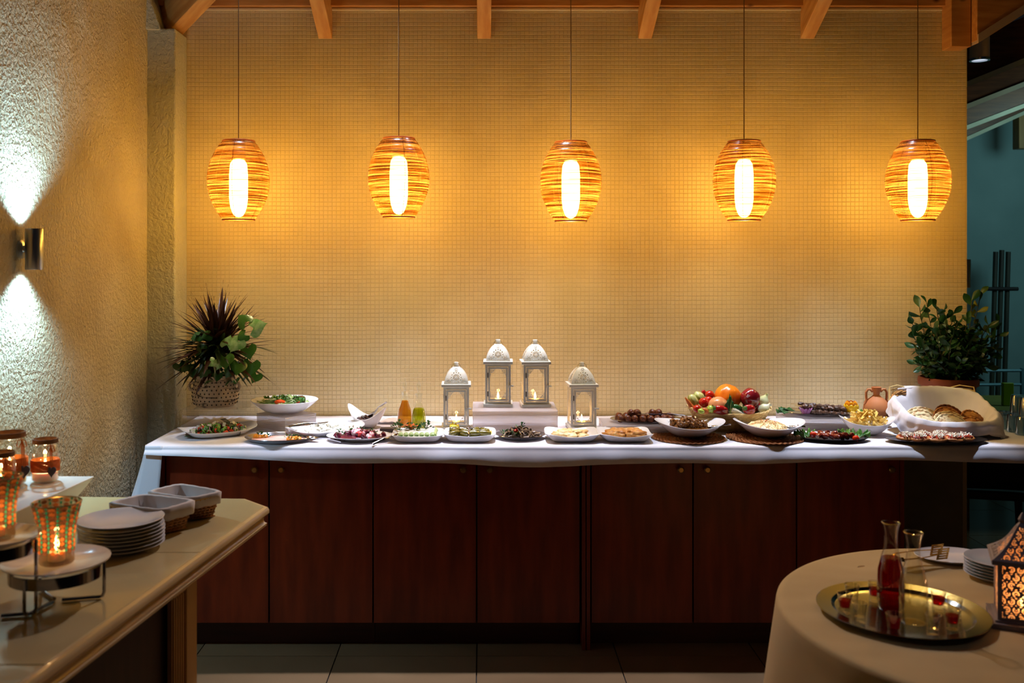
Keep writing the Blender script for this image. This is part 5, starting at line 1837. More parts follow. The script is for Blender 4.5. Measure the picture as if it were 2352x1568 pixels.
def heart_mesh(m_, nm='heart_leaf', cup=.25):
    def f(u, v):
        s = 2 * u - 1
        w_ = (.42 * (1 - v) ** 1.2 + .52 * sin(pi * min(1, v ** .62)) ** .9) * (1 - v ** 5)
        x = s * w_ * (1 if v < .999 else 0)
        y = 1.25 * v - .12 - .42 * abs(s) ** 1.3 * (1 - v) ** 1.5
        z = -cup * x * x * 1.5 - .22 * max(0, y - .3) ** 2 + .012 * sin(y * 26 - abs(x) * 16) * (1 - v) + .05 * abs(s) ** .5 * (1 - v)
        return (x, y, z)
    return mesh(nm, MB().grid(f, 14, 12), m_, angle=0)


hb, hd_ = heart_mesh(M_sy), heart_mesh(M_sd)
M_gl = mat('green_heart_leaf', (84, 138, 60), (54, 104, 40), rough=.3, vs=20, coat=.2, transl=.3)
hg_ = heart_mesh(M_gl)
# bright leaves placed by hand: px, py, Y, size in px, roll, which
big = [(585, 752, 4.50, 30, -1.2, 0), (545, 786, 4.47, 27, 2.6, 0), (562, 738, 4.52, 26, .9, 2), (522, 790, 4.50, 22, -.3, 0), (517, 823, 4.48, 27, 3.3, 2), (500, 835, 4.47, 18, 2.9, 0), (482, 830, 4.48, 17, -2.4, 0),
       (570, 802, 4.52, 25, -2.9, 2), (575, 838, 4.54, 30, 3.0, 2), (548, 838, 4.50, 26, 2.9, 2), (463, 800, 4.50, 17, .7, 1), (455, 772, 4.50, 18, 2.0, 1), (432, 838, 4.56, 22, 2.5, 1), (412, 838, 4.60, 20, -2.8, 1), (528, 850, 4.49, 20, 2.7, 1),
       (448, 850, 4.54, 20, 3.0, 1), (470, 852, 4.50, 19, 2.6, 1), (500, 862, 4.48, 15, 3.0, 1), (588, 862, 4.58, 20, 2.7, 2), (478, 770, 4.50, 17, 1.9, 1), (560, 770, 4.5, 20, 2.2, 2)]
for i, (px, py, Y, s_, roll, wch) in enumerate(big):
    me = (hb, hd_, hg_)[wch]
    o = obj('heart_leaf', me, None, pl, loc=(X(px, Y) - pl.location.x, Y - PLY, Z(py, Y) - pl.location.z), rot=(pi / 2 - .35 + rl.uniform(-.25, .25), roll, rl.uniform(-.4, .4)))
    k_ = s_ * Y / F * 0.95
    o.rotation_euler = (Matrix.Rotation(rl.uniform(-.35, .35), 4, 'Z') @ Matrix.Rotation(pi / 2 - .45 + rl.uniform(-.2, .2), 4, 'X') @ Matrix.Rotation(roll, 4, 'Z')).to_euler()
    o.scale = (k_, k_, k_)
for i in range(95):
    a = rl.uniform(0, 2 * pi)
    r_ = rl.uniform(.03, .15)
    z = rl.uniform(.12, .29)
    px_, py_ = cos(a) * r_, min(.06, sin(a) * r_ * .8)
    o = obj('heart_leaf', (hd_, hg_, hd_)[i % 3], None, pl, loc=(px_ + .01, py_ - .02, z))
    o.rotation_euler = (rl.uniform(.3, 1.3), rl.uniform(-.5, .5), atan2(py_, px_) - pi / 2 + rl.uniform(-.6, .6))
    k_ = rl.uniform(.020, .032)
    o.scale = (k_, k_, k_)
fin = blade_mesh(.085, .009, .3, mat('palm_leaflet', (60, 110, 70), (36, 80, 50), rough=.3, vs=12, transl=.2), nm='palm_leaflet', seg=6)
for fx, fy, fz, az0 in ((-.07, -.10, .265, 2.6), (-.10, -.05, .30, 2.2), (.00, -.11, .31, 3.4), (-.06, -.06, .33, 2.9), (-.12, -.02, .22, 2.0), (-.02, -.10, .36, 3.0)):
    for k_ in range(13):
        o = obj('palm_leaflet', fin, None, pl, loc=(fx, fy, fz), rot=(-1.15 - .3 * sin(k_), 0, az0 + (k_ - 6) * .26))
        o.scale = (1, rl.uniform(.7, 1.1), rl.uniform(.7, 1.1))

# right bush
PRY = 4.79
pr_ = thing('potted_bush', 'dark green leafy bush in a terracotta pot behind the bread basket', 'plant', (X(2178, PRY), PRY + .0, TT + .001))
hP = Z(866, PRY) - TT
obj('plant_pot', MB().lathe([(0, 0), (.095, 0), (.105, .01), (.125, hP - .05), (.128, hP - .042), (.138, hP - .038), (.141, hP - .02), (.138, hP - .002), (.130, hP), (.124, hP - .02), (0, hP - .025)], 48),
    mat('dark_terracotta', (140, 72, 42), (104, 52, 32), rough=.6, vs=5), pr_)


def obov(m_, L_=.062, wd=.031):
    def f(u, v):
        w_ = wd * (sin(pi * (v ** 1.35) * .97 + .06) ** .75)
        x = (2 * u - 1) * w_ / 2
        return (x, .10 * L_ * sin(v * 2.5) + abs(2 * u - 1) * w_ * .15, L_ * v)
    return mesh('leaf', MB().grid(f, 4, 7), m_, angle=0)


M_b1 = mat('bush_leaf', (40, 84, 40), (24, 56, 26), rough=.4, vs=9, transl=.25)
M_b2 = mat('bush_leaf_young', (110, 120, 36), (80, 96, 30), rough=.4, vs=9, transl=.3)
lv = [obov(M_b1), obov(M_b1, .054, .029), obov(M_b2, .058, .028)]
M_tw = mat('twig', (62, 58, 30), rough=.7)
tips = [(2098, 770, -.05), (2090, 735, .0), (2112, 705, -.02), (2128, 695, .05), (2150, 700, -.10), (2168, 712, -.05), (2190, 720, .0), (2150, 760, -.16), (2120, 800, -.12), (2140, 820, -.16), (2185, 775, -.18), (2200, 740, -.08), (2232, 690, .0), (2252, 678, .02),
        (2222, 735, -.05), (2270, 745, .0), (2290, 742, .04), (2262, 790, -.05), (2285, 800, .02), (2270, 840, -.04), (2228, 800, -.15), (2208, 830, -.18), (2250, 760, .08), (2175, 740, .08), (2105, 835, -.05), (2290, 770, .0)]
twg = MB()
rq = random.Random(66)
nleaf = 0
for ti, (px, py, dy) in enumerate(tips):
    Y = PRY + dy
    tip = Vector((X(px, Y) - pr_.location.x, dy, Z(py, Y) - pr_.location.z))
    b0 = Vector((rq.uniform(-.05, .05), rq.uniform(-.05, .05), hP - .02))
    mid = (b0 + tip) / 2 + Vector((0, 0, .02)) + Vector((tip.x, tip.y, 0)) * .15
    pts = [tuple((b0 * (1 - t) ** 2 + mid * 2 * t * (1 - t) + tip * t * t)) for t in [i / 8 for i in range(9)]]
    twg.tube(pts, [.0030] * 5 + [.0018] * 4, 5)
    nn = 11
    for k_ in range(nn):
        t = .30 + .70 * k_ / (nn - 1)
        p = b0 * (1 - t) ** 2 + mid * 2 * t * (1 - t) + tip * t * t
        d = (tip - mid).normalized()
        az = k_ * 2.4 + ti
        ax = d.orthogonal().normalized()
        ax.rotate(Matrix.Rotation(az, 3, d))
        v_ = (d * (.55 if k_ < nn - 2 else 1.4) + ax * 1.0 + Vector((0, 0, .15))).normalized()
        q = v_.to_track_quat('Z', 'Y')
        o = obj('leaf', lv[2] if (ti in (12, 13) and rq.random() < .6) else lv[rq.randint(0, 1)], None, pr_, loc=p)
        o.rotation_euler = (q.to_matrix() @ Matrix.Rotation(rq.uniform(0, 6), 3, 'Z')).to_euler()
        s_ = rq.uniform(.75, 1.15)
        o.scale = (s_, s_, s_)
obj('twigs', twg, M_tw, pr_)
inner = MB()
for i in range(1500):                # smaller inner foliage
    a, b = rq.uniform(0, 2 * pi), rq.uniform(-1, 1)
    r_ = rq.random() ** .4
    c_ = sqrt(1 - b * b)
    p = Vector((.01 + cos(a) * c_ * r_ * .17, -.01 + sin(a) * c_ * r_ * .12, .34 + b * r_ * .155 - .02))
    inner.add([(-.009, 0, .02), (0, 0, 0), (.009, .003, .02), (0, .004, .042)], [(0, 1, 2, 3)], TR(p, rot(rq)))
obj('inner_foliage', inner, M_b1, pr_, kind='stuff', smooth=False)

# ------------------------------------------------------------------ glasses on the right, far table, poles, chair
M_gg = glass('tumbler_glass', (.74, .88, .94), gloss=.22, rough=.05, edge=.6)
gpr = [(0, .082), (.026, .082), (.029, .078), (.036, 0), (.034, 0), (.027, .074), (0, .076)]
gme = MB().lathe(gpr, 22)
for k_ in range(5):
    gme.tube([(.0345 * cos(a) - 0, .0345 * sin(a), 0) for a in []] or [(0, 0, .0785), (0, 0, .079)], .001, 4)
gme = mesh('drinking_glass', MB().lathe(gpr, 22), M_gg)
gi = 0
for lay in range(2):
    for i in range(3 - lay):
        for j in range(3 - lay):
            o = obj('drinking_glass', gme, None, loc=(X(2338, 4.5) + (i + lay * .5) * .078 - .03, 4.40 + (j + lay * .5) * .078, TT + lay * .0835))
            tag(o, 'upturned drinking glass in the two layer stack at the end of the buffet', 'glass', 'upturned glasses at the end of the buffet')
tb = thing('far_table', 'distant table with yellow green cloth beyond the buffet end', 'table', (3.6, 6.4, 0))
obj('tabletop', MB().box((0, 0, .735), (1.3, .8, .03)), mat('olive_cloth', (120, 124, 52), (104, 108, 44), rough=.8, vs=3), tb, bevel=.004)
for sx in (-.55, .55):
    for sy in (-.32, .32):
        obj('leg', MB().box((sx, sy, .36), (.05, .05, .72)), M_dk, tb, bevel=.003)
single('menu_holder', MB().box((0, 0, .075), (.07, .03, .15)), mat('lime_plastic', (130, 160, 20), rough=.4), 'small bright green upright holder on the distant table', 'holder', loc=(X(2314, 6.3), 6.3, .752), bevel=.004)
rk = thing('pole_stand', 'three dark upright poles crossed by a black bar against the teal wall', 'stand', (X(2300, 7.9), 7.9, 0))
pm_ = mat('dark_pole', (50, 56, 44), (30, 34, 30), rough=.6, vs=2)
for i, px in enumerate((2287, 2301, 2316)):
    obj('pole', MB().tube([(X(px, 7.9) - rk.location.x - .05, 0, 0.04), (X(px, 7.9) - rk.location.x, 0, Z(578 - (i == 1) * 4, 7.9))], .019, 10), pm_, rk)
obj('crossbar', MB().tube([(X(2254, 7.9) - rk.location.x, -.03, Z(663, 7.9)), (X(2333, 7.9) - rk.location.x, -.03, Z(663, 7.9))], .016, 10), mat('black_bar', (14, 14, 14), rough=.7), rk)
obj('foot', MB().box((0, 0, .02), (.4, .3, .04)), pm_, rk, bevel=.004)
rlg = thing('metal_railing', 'pale blue metal railing in front of the teal wall', 'railing', (X(2240, 7.3), 7.3, 0))
mrl = mat('blue_metal', (90, 130, 140), rough=.4, metal=.3)
for zz in (Z(852, 7.3), Z(884, 7.3)):
    obj('rail', MB().tube([(-.6, 0, zz), (1.6, 0, zz + .01)], .012, 8), mrl, rlg)
for xx in (-.58, .36, 1.5):
    obj('post', MB().tube([(xx, 0, 0), (xx, 0, Z(845, 7.3))], .018, 8), mrl, rlg)

M_chair = mat('dark_chair_wood', (30, 18, 14), (22, 12, 10), rough=.5)


def chair(label, x, y, rz):
    t = thing('dining_chair', label, 'chair', (x, y, 0), rz, 'dark chairs beyond the buffet')
    obj('seat', MB().box((0, 0, .44), (.44, .44, .05)), M_chair, t, bevel=.012)
    obj('backrest', MB().grid(lambda u, v: ((u - .5) * (.46 - .05 * v), .21 + .05 * v + .02 * (2 * u - 1) ** 2, .48 + v * .42), 12, 8), M_chair, t, solid=.03)
    for sx in (-.19, .19):
        for sy in (-.19, .19):
            obj('leg', MB().tube([(sx, sy, .42), (sx * 1.1, sy * 1.12, 0)], [.022, .016], 8), M_chair, t)


chair('dark wooden chair beyond the buffet end, nearest the tiled wall', X(2275, 5.35), 5.35, 2.9)
chair('dark wooden chair beyond the buffet end, further from the tiled wall', X(2345, 5.1) + .62, 5.45, 3.5)

# ------------------------------------------------------------------ things on the stone counter
CT = CH + .0008
# plates: stack of eight
px_, Yp = 278, 2.735
pc = (X(px_, Yp), Yp)
prp = [(0, 0), (.075, 0), (.078, .003), (.098, .012), (.1165, .0175), (.118, .0190), (.1165, .0195), (.098, .0145), (.076, .006), (0, .005)]
pme = mesh('dinner_plate', MB().lathe(prp, 56), mat('glazed_plate', (206, 204, 206), rough=.12, coat=.4), angle=30)
pos_ = ['lowest', 'second from bottom', 'third from bottom', 'fourth from bottom', 'fifth from bottom', 'sixth from bottom', 'seventh from bottom', 'topmost, shining under the wall light']
for i in range(8):
    o = obj('dinner_plate', pme, None, loc=(pc[0] + RD.uniform(-.003, .003), pc[1] + RD.uniform(-.003, .003), CT + i * .0098))
    tag(o, 'round white dinner plate in the stone counter stack, ' + pos_[i], 'plate', 'stacked dinner plates on the stone counter')

# two lined baskets


def lined_basket(label, rim, zr, base, rz=0):
    t = thing('napkin_basket', label, 'basket', (sum(p[0] for p in rim) / 4, sum(p[1] for p in rim) / 4, CT), 0, 'cloth lined baskets on the stone counter')
    ox, oy = t.location.x, t.location.y
    rim = [Vector((p[0] - ox, p[1] - oy, zr - CT)) for p in rim]
    base = [Vector((p[0] - ox, p[1] - oy, 0.003)) for p in base]
    m_ = mat('brown_split_wicker', (186, 126, 58), (128, 80, 34), rough=.5, vs=30)

    def ringp(v, n=14, off=0, r=0):
        pts = []
        c = [base[i].lerp(rim[i], v) for i in range(4)]
        ctr = sum(c, Vector((0, 0, 0))) / 4
        for i in range(4):
            a, b = c[i], c[(i + 1) % 4]
            for k in range(n):
                p = a.lerp(b, (k + .0) / n)
                wob = off * (1 if (k + r) % 2 else -1)
                d = (p - ctr).normalized()
                q = p + d * wob
                # round the corners
                e = min(k, n - k) / n
                q = q - d * .010 * max(0, 1 - e * 5)
                pts.append(q)
        return pts
    wv_ = MB()
    for r in range(8):
        p = ringp((r + .5) / 8, off=.0016, r=r)
        p.append(p[0])
        wv_.tube([tuple(q) for q in p], .0062, 6, cap=False, flat=.45) if False else wv_.tube([tuple(q) for q in p], .0042, 6, cap=False)
    obj('woven_wall', wv_, m_, t)
    st = MB()
    p0, p1 = ringp(0), ringp(.98)
    for a, b in zip(p0[::2], p1[::2]):
        st.tube([tuple(a), tuple(b)], .003, 5)
    obj('stakes', st, m_, t)
    obj('bottom', MB().prism([tuple(v.xy) for v in base][::-1], 0.002, .006), m_, t, smooth=False)
    # cloth liner: inside floor, inner wall, over rim, outer band
    lo, mid = [q * .96 + Vector((0, 0, .008)) for q in ringp(.05)], None
    up = [q + (Vector((0, 0, .006 + .0005 * sin(i * 1.7)))) for i, q in enumerate(ringp(1.0))]

    def sc_(pts, k, dz):
        c = sum(pts, Vector((0, 0, 0))) / len(pts)
        return [tuple(Vector((c.x + (q.x - c.x) * k, c.y + (q.y - c.y) * k, q.z + dz))) for q in pts]
    band = [q + Vector((0, 0, .0012 * sin(i * 1.3))) for i, q in enumerate(ringp(.60))]
    ctr = sum(lo, Vector((0, 0, 0))) / len(lo)
    obj('cloth_liner', MB().rings([[tuple(ctr)], sc_(lo, .84, 0), sc_(up, .90, 0), sc_(up, .99, .004), sc_(up, 1.06, 0), sc_(band, 1.13, 0)]), mat('grey_linen', (196, 188, 184), (184, 176, 172), rough=.85, vs=6, bump=.15, bs=200, bd=.001), t, angle=0, solid=.0012)
    # bare wicker knob at the near end
    obj('rim_wire', MB().tube([sc_([q], 1, .0)[0] if False else tuple(q + Vector((0, 0, -.002))) for q in ringp(1.0)] + [tuple(ringp(1.0)[0])], .0035, 6, cap=False), mat('cane_rim', (206, 166, 90), rough=.5), t)
    return t


def pts_at(lst, z): return [on(px, py, z) for px, py in lst]


lined_basket('cloth lined wicker basket nearest the cabinets on the stone counter', pts_at([(438, 1150), (511, 1133), (413, 1116), (337, 1134)], .962), .962, pts_at([(430, 1197), (494, 1187), (424, 1170), (356, 1182)], CT))
lined_basket('cloth lined wicker basket just behind the stack of plates', pts_at([(368, 1178), (450, 1154), (331, 1140), (248, 1160)], .962), .962, pts_at([(362, 1230), (430, 1214), (344, 1196), (270, 1210)], CT))

# white riser stand with flared sides
xr, yf = -1.268, 3.13
st_ = single('white_stand', MB().hexa([(-1.60, 1.9, 0.0), (-1.44, 1.9, 0), (-1.345, 3.03, 0), (-1.60, 3.03, 0)], [(-1.645, 1.85, .118), (-1.385, 1.85, .118), (xr, yf, .118), (-1.645, yf, .118)]),
             mat('white_ceramic_stand', (226, 218, 206), rough=.3, coat=.2), 'long white flared display stand against the rough plaster wall', 'stand', loc=(0, 0, CT), smooth=False, bevel=.004)
ST = CT + .1185


def jar(label, px, Y, s=1.0, heart_a=0.6, lit=True, hpx=None):
    t = thing('candle_jar', label, 'candle jar', (X(px, Y), Y, ST), 0, 'twine wrapped candle jars')
    t.scale = (s, s, s)
    R_ = .041
    obj('glass_body', MB().lathe([(0, .002), (.034, .002), (.040, .008), (R_, .016), (R_, .104), (.038, .114), (.0345, .120), (.0355, .124), (.0355, .138), (.034, .139)], 36), glass('jar_glass', (.96, .97, .93), gloss=.05, rough=.03, edge=.6), t)
    M_tw2 = mat('jute_twine', (214, 138, 70), (176, 100, 46), rough=.8, vs=60, transl=.45)
    tw = MB()
    for k in range(13):
        z = .036 + k * .0028
        tw.tube([((R_ + .0012) * cos(a), (R_ + .0012) * sin(a), z + .0014 * a / 6.28 + .0004 * sin(a * 7 + k)) for a in [2 * pi * i / 36 for i in range(37)]], .0016, 5, cap=False)
    obj('twine_band', tw, M_tw2, t)
    tw = MB()
    for k in range(5):
        z = .125 + k * .0026
        tw.tube([(.0368 * cos(a), .0368 * sin(a), z) for a in [2 * pi * i / 36 for i in range(37)]], .0016, 5, cap=False)
    obj('twine_neck', tw, mat('jute_dark', (120, 78, 40), (90, 56, 28), rough=.8, vs=60), t)
    hx, hy = cos(-heart_a) * .042, sin(-heart_a) * .042
    bw_ = MB()
    for q in (-.003, 0, .003):
        bw_.tube([(hx * .92, hy * .92, .124), (hx * 1.04 + q, hy * 1.04, .10), (hx * 1.12 + q * 1.5, hy * 1.15, .055)], .0012, 5)
    for s_ in (-1, 1):
        bw_.tube([(hx, hy, .120), (hx + s_ * .010, hy - .003, .118), (hx + s_ * .013, hy - .003, .104), (hx + s_ * .007, hy - .002, .100), (hx, hy, .118)], .0012, 5)
    obj('twine_bow', bw_, M_tw2, t)
    hp = []
    for i in range(36):
        a = 2 * pi * i / 36
        hp.append((.0013 * 16 * sin(a) ** 3 * .62, .0013 * (13 * cos(a) - 5 * cos(2 * a) - 2 * cos(3 * a) - cos(4 * a)) * .62 * 1.15))
    hm = MB().prism(hp, -.0015, .0015, TR((hx * 1.14, hy * 1.2, .040), (pi / 2, 0, -.15 if heart_a < 1.2 else .5), (1.25, 1.25, 1.25)))
    obj('heart_tag', hm, mat('slate_heart', (74, 62, 64), rough=.7), t, smooth=False)
    obj('wax', MB().lathe([(0, .006), (.037, .007), (.0378, .012), (.0378, .032), (0, .030)], 28), mat('wax_warm', (246, 216, 180), rough=.5, sss=.5), t)
    obj('flame', MB().lathe([(0, .034), (.004, .042), (.006, .050), (.0035, .064), (0, .074)], 12), M_flame, t)
    light('jar_flame_glow', 'POINT', (X(px, Y), Y, ST + .07 * s), .22, (1, .58, .24), size=.006)
    return t


jar('glass candle jar with slate heart standing alone at the end of the white stand', 104, 3.05, 1.0, .75)
jar('taller glass candle jar behind, partly beyond the picture edge', 22, 3.00, 1.22, .35)
jar('glass candle jar at the picture edge in front of the taller jar', 2, 2.84, 1.0, .8)


# chrome tray stands with mosaic votives
def chrome_stand(label, c, R_, z, tall=False):
    t = thing('cake_stand', label, 'stand', (c[0], c[1], CT), 0)
    h = z - CT
    chrome = mat('chrome', (150, 150, 158), rough=.10, metal=1)
    obj('ring_band', MB().lathe([(R_ * .86, h - .030), (R_ * .875, h - .030), (R_ * .875, h - .002), (R_ * .86, h - .002), (R_ * .86, h - .030)], 56), chrome, t, angle=30)
    pts = []
    for a0 in (0.25, 2.35, 4.45):
        x, y = cos(a0) * R_ * .88, sin(a0) * R_ * .88
        xi, yi = cos(a0) * R_ * .1, sin(a0) * R_ * .1
        obj('leg', MB().tube([(x, y, h - .004), (x, y, .016), (x * .96, y * .96, .006), (x * .90, y * .90, .0045), (xi, yi, .0045)], .0042, 8), chrome, t)
    obj('top_plate', MB().lathe([(0, h - .002), (R_ * .80, h - .002), (R_, h + .010), (R_ * 1.005, h + .0125), (R_ * .985, h + .0125), (R_ * .80, h + .003), (0, h + .003)], 56), mat('glazed_plate', (206, 204, 206), rough=.12, coat=.4), t, angle=30)
    return t


cst = on(130, 1292, .975)
chrome_stand('low chrome ring stand with plate holding the mosaic candle cup', cst, .122, .972)
cst2 = (X(-8, 2.20), 2.20)
chrome_stand('taller chrome ring stand at the picture edge holding another mosaic cup', cst2, .095, 1.06)
MCOL = [mat('mosaic_orange', (236, 160, 96), (214, 126, 70), rough=.25, vs=9, transl=.75), mat('mosaic_teal', (120, 230, 205), (50, 180, 165), rough=.2, vs=9, transl=.75),
        mat('mosaic_rose', (176, 120, 96), (140, 90, 72), rough=.25, vs=9, transl=.75)]


def votive(label, c, z, s=1.0):
    t = thing('mosaic_candle_cup', label, 'candle cup', (c[0], c[1], z), .1, 'mosaic candle cups')
    t.scale = (s, s, s)
    H = .145

    def R_(z_): return .041 + .0 * z_ + (.016 * max(0, (z_ - .06) / .085) ** 1.6) - (.001)
    prf = [(0, 0), (.038, 0), (.040, .003), (.040, .012), (.039, .02)] + [(R_(z_), z_) for z_ in [.025 + i * .012 for i in range(11)]]
    obj('glass_body', MB().lathe(prf, 40), glass('amber_cup', (.78, .64, .44), gloss=.06, rough=.06, diff=.3, dcol=(110, 80, 50), edge=.3), t)
    obj('gilt_rim', MB().tube([(R_(H) * cos(a), R_(H) * sin(a), H) for a in [2 * pi * i / 44 for i in range(45)]], .0018, 6, cap=False), mat('gilt', (150, 110, 60), rough=.3, metal=.9), t)
    hexm = [mesh('mosaic_piece', MB().lathe([(0, .0012), (.0045, .0012), (.0056, 0)], 6, None, None, TR(rot=(pi / 2, pi / 6, 0), s=(1, 1, 1))), m_, smooth=False) for m_ in MCOL]
    dia = mesh('mosaic_piece', MB().lathe([(0, .0012), (.0032, .0012), (.0041, 0)], 6, lambda a: (cos(a) * .8, sin(a) * 1.25), None, TR(rot=(pi / 2, 0, 0))), MCOL[1], smooth=False)
    for r in range(11):
        z_ = .032 + r * .0105
        q = R_(z_) + .0008
        for i in range(26):
            a = 2 * pi * i / 26
            teal = i % 2
            o = obj('mosaic_piece', dia if teal else hexm[0 if (r * 5 + i) % 3 else 2], None, t, loc=(cos(a) * q, sin(a) * q, z_ + (.005 if teal else 0)), rot=(0, 0, a + pi / 2))
            sc_ = q / .0415
            o.scale = (sc_ * (.8 if teal else 1.08), 1, .92)
    obj('tealight', MB().lathe([(0, .006), (.019, .006), (.019, .026), (0, .024)], 22), M_wax, t)
    obj('flame', MB().lathe([(0, .028), (.0045, .036), (.0065, .044), (.004, .056), (0, .066)], 12), M_flame, t)
    light('votive_glow', 'POINT', (c[0], c[1], z + .066 * s), .30, (1, .70, .36), size=.006)


votive('flared candle cup of orange and teal mosaic glowing on the chrome stand', (cst[0], cst[1]), .976)
votive('mosaic candle cup at the picture edge on the taller chrome stand', cst2, 1.064, .98)

# ------------------------------------------------------------------ round table
RTZ = .76
cxT, cyT, rT = 1.42, 2.53, .61
rt = thing('round_table', 'round dining table hidden under a cream cloth', 'table', (cxT, cyT, 0))
obj('tabletop', MB().lathe([(0, RTZ - .028), (rT - .012, RTZ - .028), (rT - .008, RTZ - .018), (rT - .012, RTZ - .004), (0, RTZ - .004)], 64), M_dk, rt)
obj('pedestal', MB().lathe([(0, .002), (.26, .002), (.26, .03), (.07, .07), (.05, .3), (.06, RTZ - .03), (0, RTZ - .03)], 32), M_dk, rt)
M_cl2 = mat('cream_linen', (186, 160, 108), (174, 148, 96), rough=.85, vs=3, sheen=.15, bump=.15, bs=180, bd=.001)


def rcloth(u, v):
    t = 2 * pi * u
    if v < .42:
        r = rT * v / .42 * .992
        wr = .006 * noise.noise(Vector((cos(t) * r * 6 + 3, sin(t) * r * 14, 2))) * min(1, (rT - r) * 10)
        return (cxT + cos(t) * r, cyT + sin(t) * r, RTZ + wr)
    q = (v - .42) / .58
    if q < .10:
        a = q / .10 * pi / 2
        r = rT * .992 + .014 * sin(a)
        return (cxT + cos(t) * r, cyT + sin(t) * r, RTZ - .014 * (1 - cos(a)))
    s = (q - .10) / .90
    fold = sin(t * 11 + .8 * sin(t * 3)) * .5 + .5 * noise.noise(Vector((cos(t) * 2.5, sin(t) * 2.5, 4)))
    r = rT * .992 + .014 + s * .055 + fold * .060 * s ** .7
    return (cxT + cos(t) * r, cyT + sin(t) * r, RTZ - .014 - .60 * s)


tag(obj('table_cover', MB().grid(rcloth, 260, 46), M_cl2, None, angle=0), 'cream tablecloth hanging in folds round the dining table', 'tablecloth')
RT = RTZ + .0015
# silver tray
cTr = (1.112, 2.545)
M_sil = mat('silver_tray', (92, 102, 104), rough=.15, metal=1, bump=.06, bs=14, bd=.002)
mbt = MB().lathe([(0, .001), (.150, .001), (.168, .004), (.176, .011), (.212, .015), (.2155, .0175), (.213, .0185), (.177, .0145), (.168, .0075), (.150, .004), (0, .004)], 72)
single('silver_tray', mbt, M_sil, 'round polished silver tray carrying carafes and shot glasses', 'tray', loc=(cTr[0], cTr[1], RT), angle=25)
TZ = RT + .0045
M_cg = glass('carafe_glass', (.97, .97, .93), gloss=.05, rough=.02, edge=.7)
M_lred = liquid('red_drink', (150, 10, 8), .30, (.45, .012, .008))
M_lclr = liquid('clear_drink', (170, 150, 100), .10, (.93, .90, .78))


def carafe(label, px, py, h, rb, liq, fill):
    c = on(px, py, TZ)
    t = thing('carafe', label, 'carafe', (c[0], c[1], TZ), 0, 'carafes on the silver tray')
    pr = [(0, 0), (rb * .86, 0), (rb * .95, .004), (rb, .02), (rb * 1.02, h * .28), (rb * .97, h * .45), (rb * .72, h * .60), (rb * .50, h * .72), (rb * .46, h * .80), (rb * .50, h * .90), (rb * .64, h * .985), (rb * .66, h)]
    obj('glass_body', MB().lathe(pr, 40), M_cg, t)
    obj('glass_lip', MB().tube([(rb * .65 * cos(a), rb * .65 * sin(a), h) for a in [2 * pi * i / 32 for i in range(33)]], .0016, 6, cap=False), M_cg, t)
    zl = h * fill
    inn = [(0, .005)] + [(r - .0022, z + .003) for r, z in pr[1:] if z + .003 < zl]
    for (r0_, z0_), (r1_, z1_) in zip(pr[1:], pr[2:]):
        if z0_ <= zl <= z1_ and z1_ > z0_:
            rl_ = r0_ + (r1_ - r0_) * (zl - z0_) / (z1_ - z0_) - .0022
    inn += [(rl_, zl), (0, zl)]
    obj('drink', MB().lathe(inn, 36), liq, t)


carafe('glass carafe two thirds full of dark red drink', 2046, 1398, .232, .0350, M_lred, .60)
carafe('glass carafe of clear drink standing before the red one', 2098, 1428, .232, .0355, M_lclr, .58)
M_sgl = glass('shot_glass', (.98, .97, .93), gloss=.07, rough=.02, edge=.75)


def shot(label, px, pyb, red):
    c = on(px, pyb, TZ)
    t = thing('shot_glass', label, 'glass', (c[0], c[1], TZ), 0, 'shot glasses on the silver tray')
    obj('glass_body', MB().lathe([(0, 0), (.0145, 0), (.0155, .003), (.0150, .012), (.0195, .052), (.0190, .052), (.0138, .016), (0, .014)], 26), M_sgl, t)
    obj('glass_rim', MB().tube([(.0193 * cos(a), .0193 * sin(a), .052) for a in [2 * pi * i / 26 for i in range(27)]], .0008, 5, cap=False), M_sgl, t)
    if red:
        obj('drink', MB().lathe([(0, .0165), (.0133, .0175), (.0162, .036), (0, .036)], 22), liquid('red_shot', (190, 30, 10), .35, (.75, .06, .02)), t)


for lab, px, pyb, red in (('empty shot glass at the back of the tray, furthest from the carafes', 1957, 1385, 0), ('shot glass of red drink nearest the tray rim, in front of the empty one', 1940, 1407, 1), ('empty shot glass in front, between two red ones', 1974, 1429, 0),
                          ('shot glass of red drink half behind the red carafe', 2010, 1380, 1), ('shot glass of red drink in front of both carafes', 2053, 1455, 1), ('clear shot glass at the front, next to the clear carafe', 2143, 1458, 0),
                          ('shot glass of red drink at the front, nearest the pierced lantern', 2187, 1444, 1), ('shot glass of red drink just beyond the clear carafe', 2155, 1401, 1), ('clear shot glass behind the red one nearest the pierced lantern', 2193, 1418, 0)):
    shot(lab, px, pyb, red)

# plate with tongs, small plate stack
cPl = on(2185, 1284, RT)
plate('serving_plate', 'oval grey plate holding salad tongs at the far side of the round table', (cPl[0], cPl[1], RT), .112, .085, .014, cat='plate', foot=.7, depth=.003)
M_brt = mat('bronze_steel', (176, 140, 74), rough=.25, metal=1)
tongs('serving_tongs', 'pair of brassy slotted salad tongs with open heads on the grey plate', (X(2050, 2.96), 2.93, RT + .035), (X(2166, 3.0), 2.985, RT + .036), w=.040, tip=.042, mt_=M_brt, spread=.018, roll=pi / 2 - .25)
for i in range(6):
    cS2 = (X(2294, 2.84), 2.84)
    o = obj('side_plate', pme, None, loc=(cS2[0], cS2[1], RT + i * .0088))
    o.scale = (.80, .80, .80)
    tag(o, 'small white side plate in the stack of six behind the pierced lantern', 'plate', 'stacked side plates on the round table')

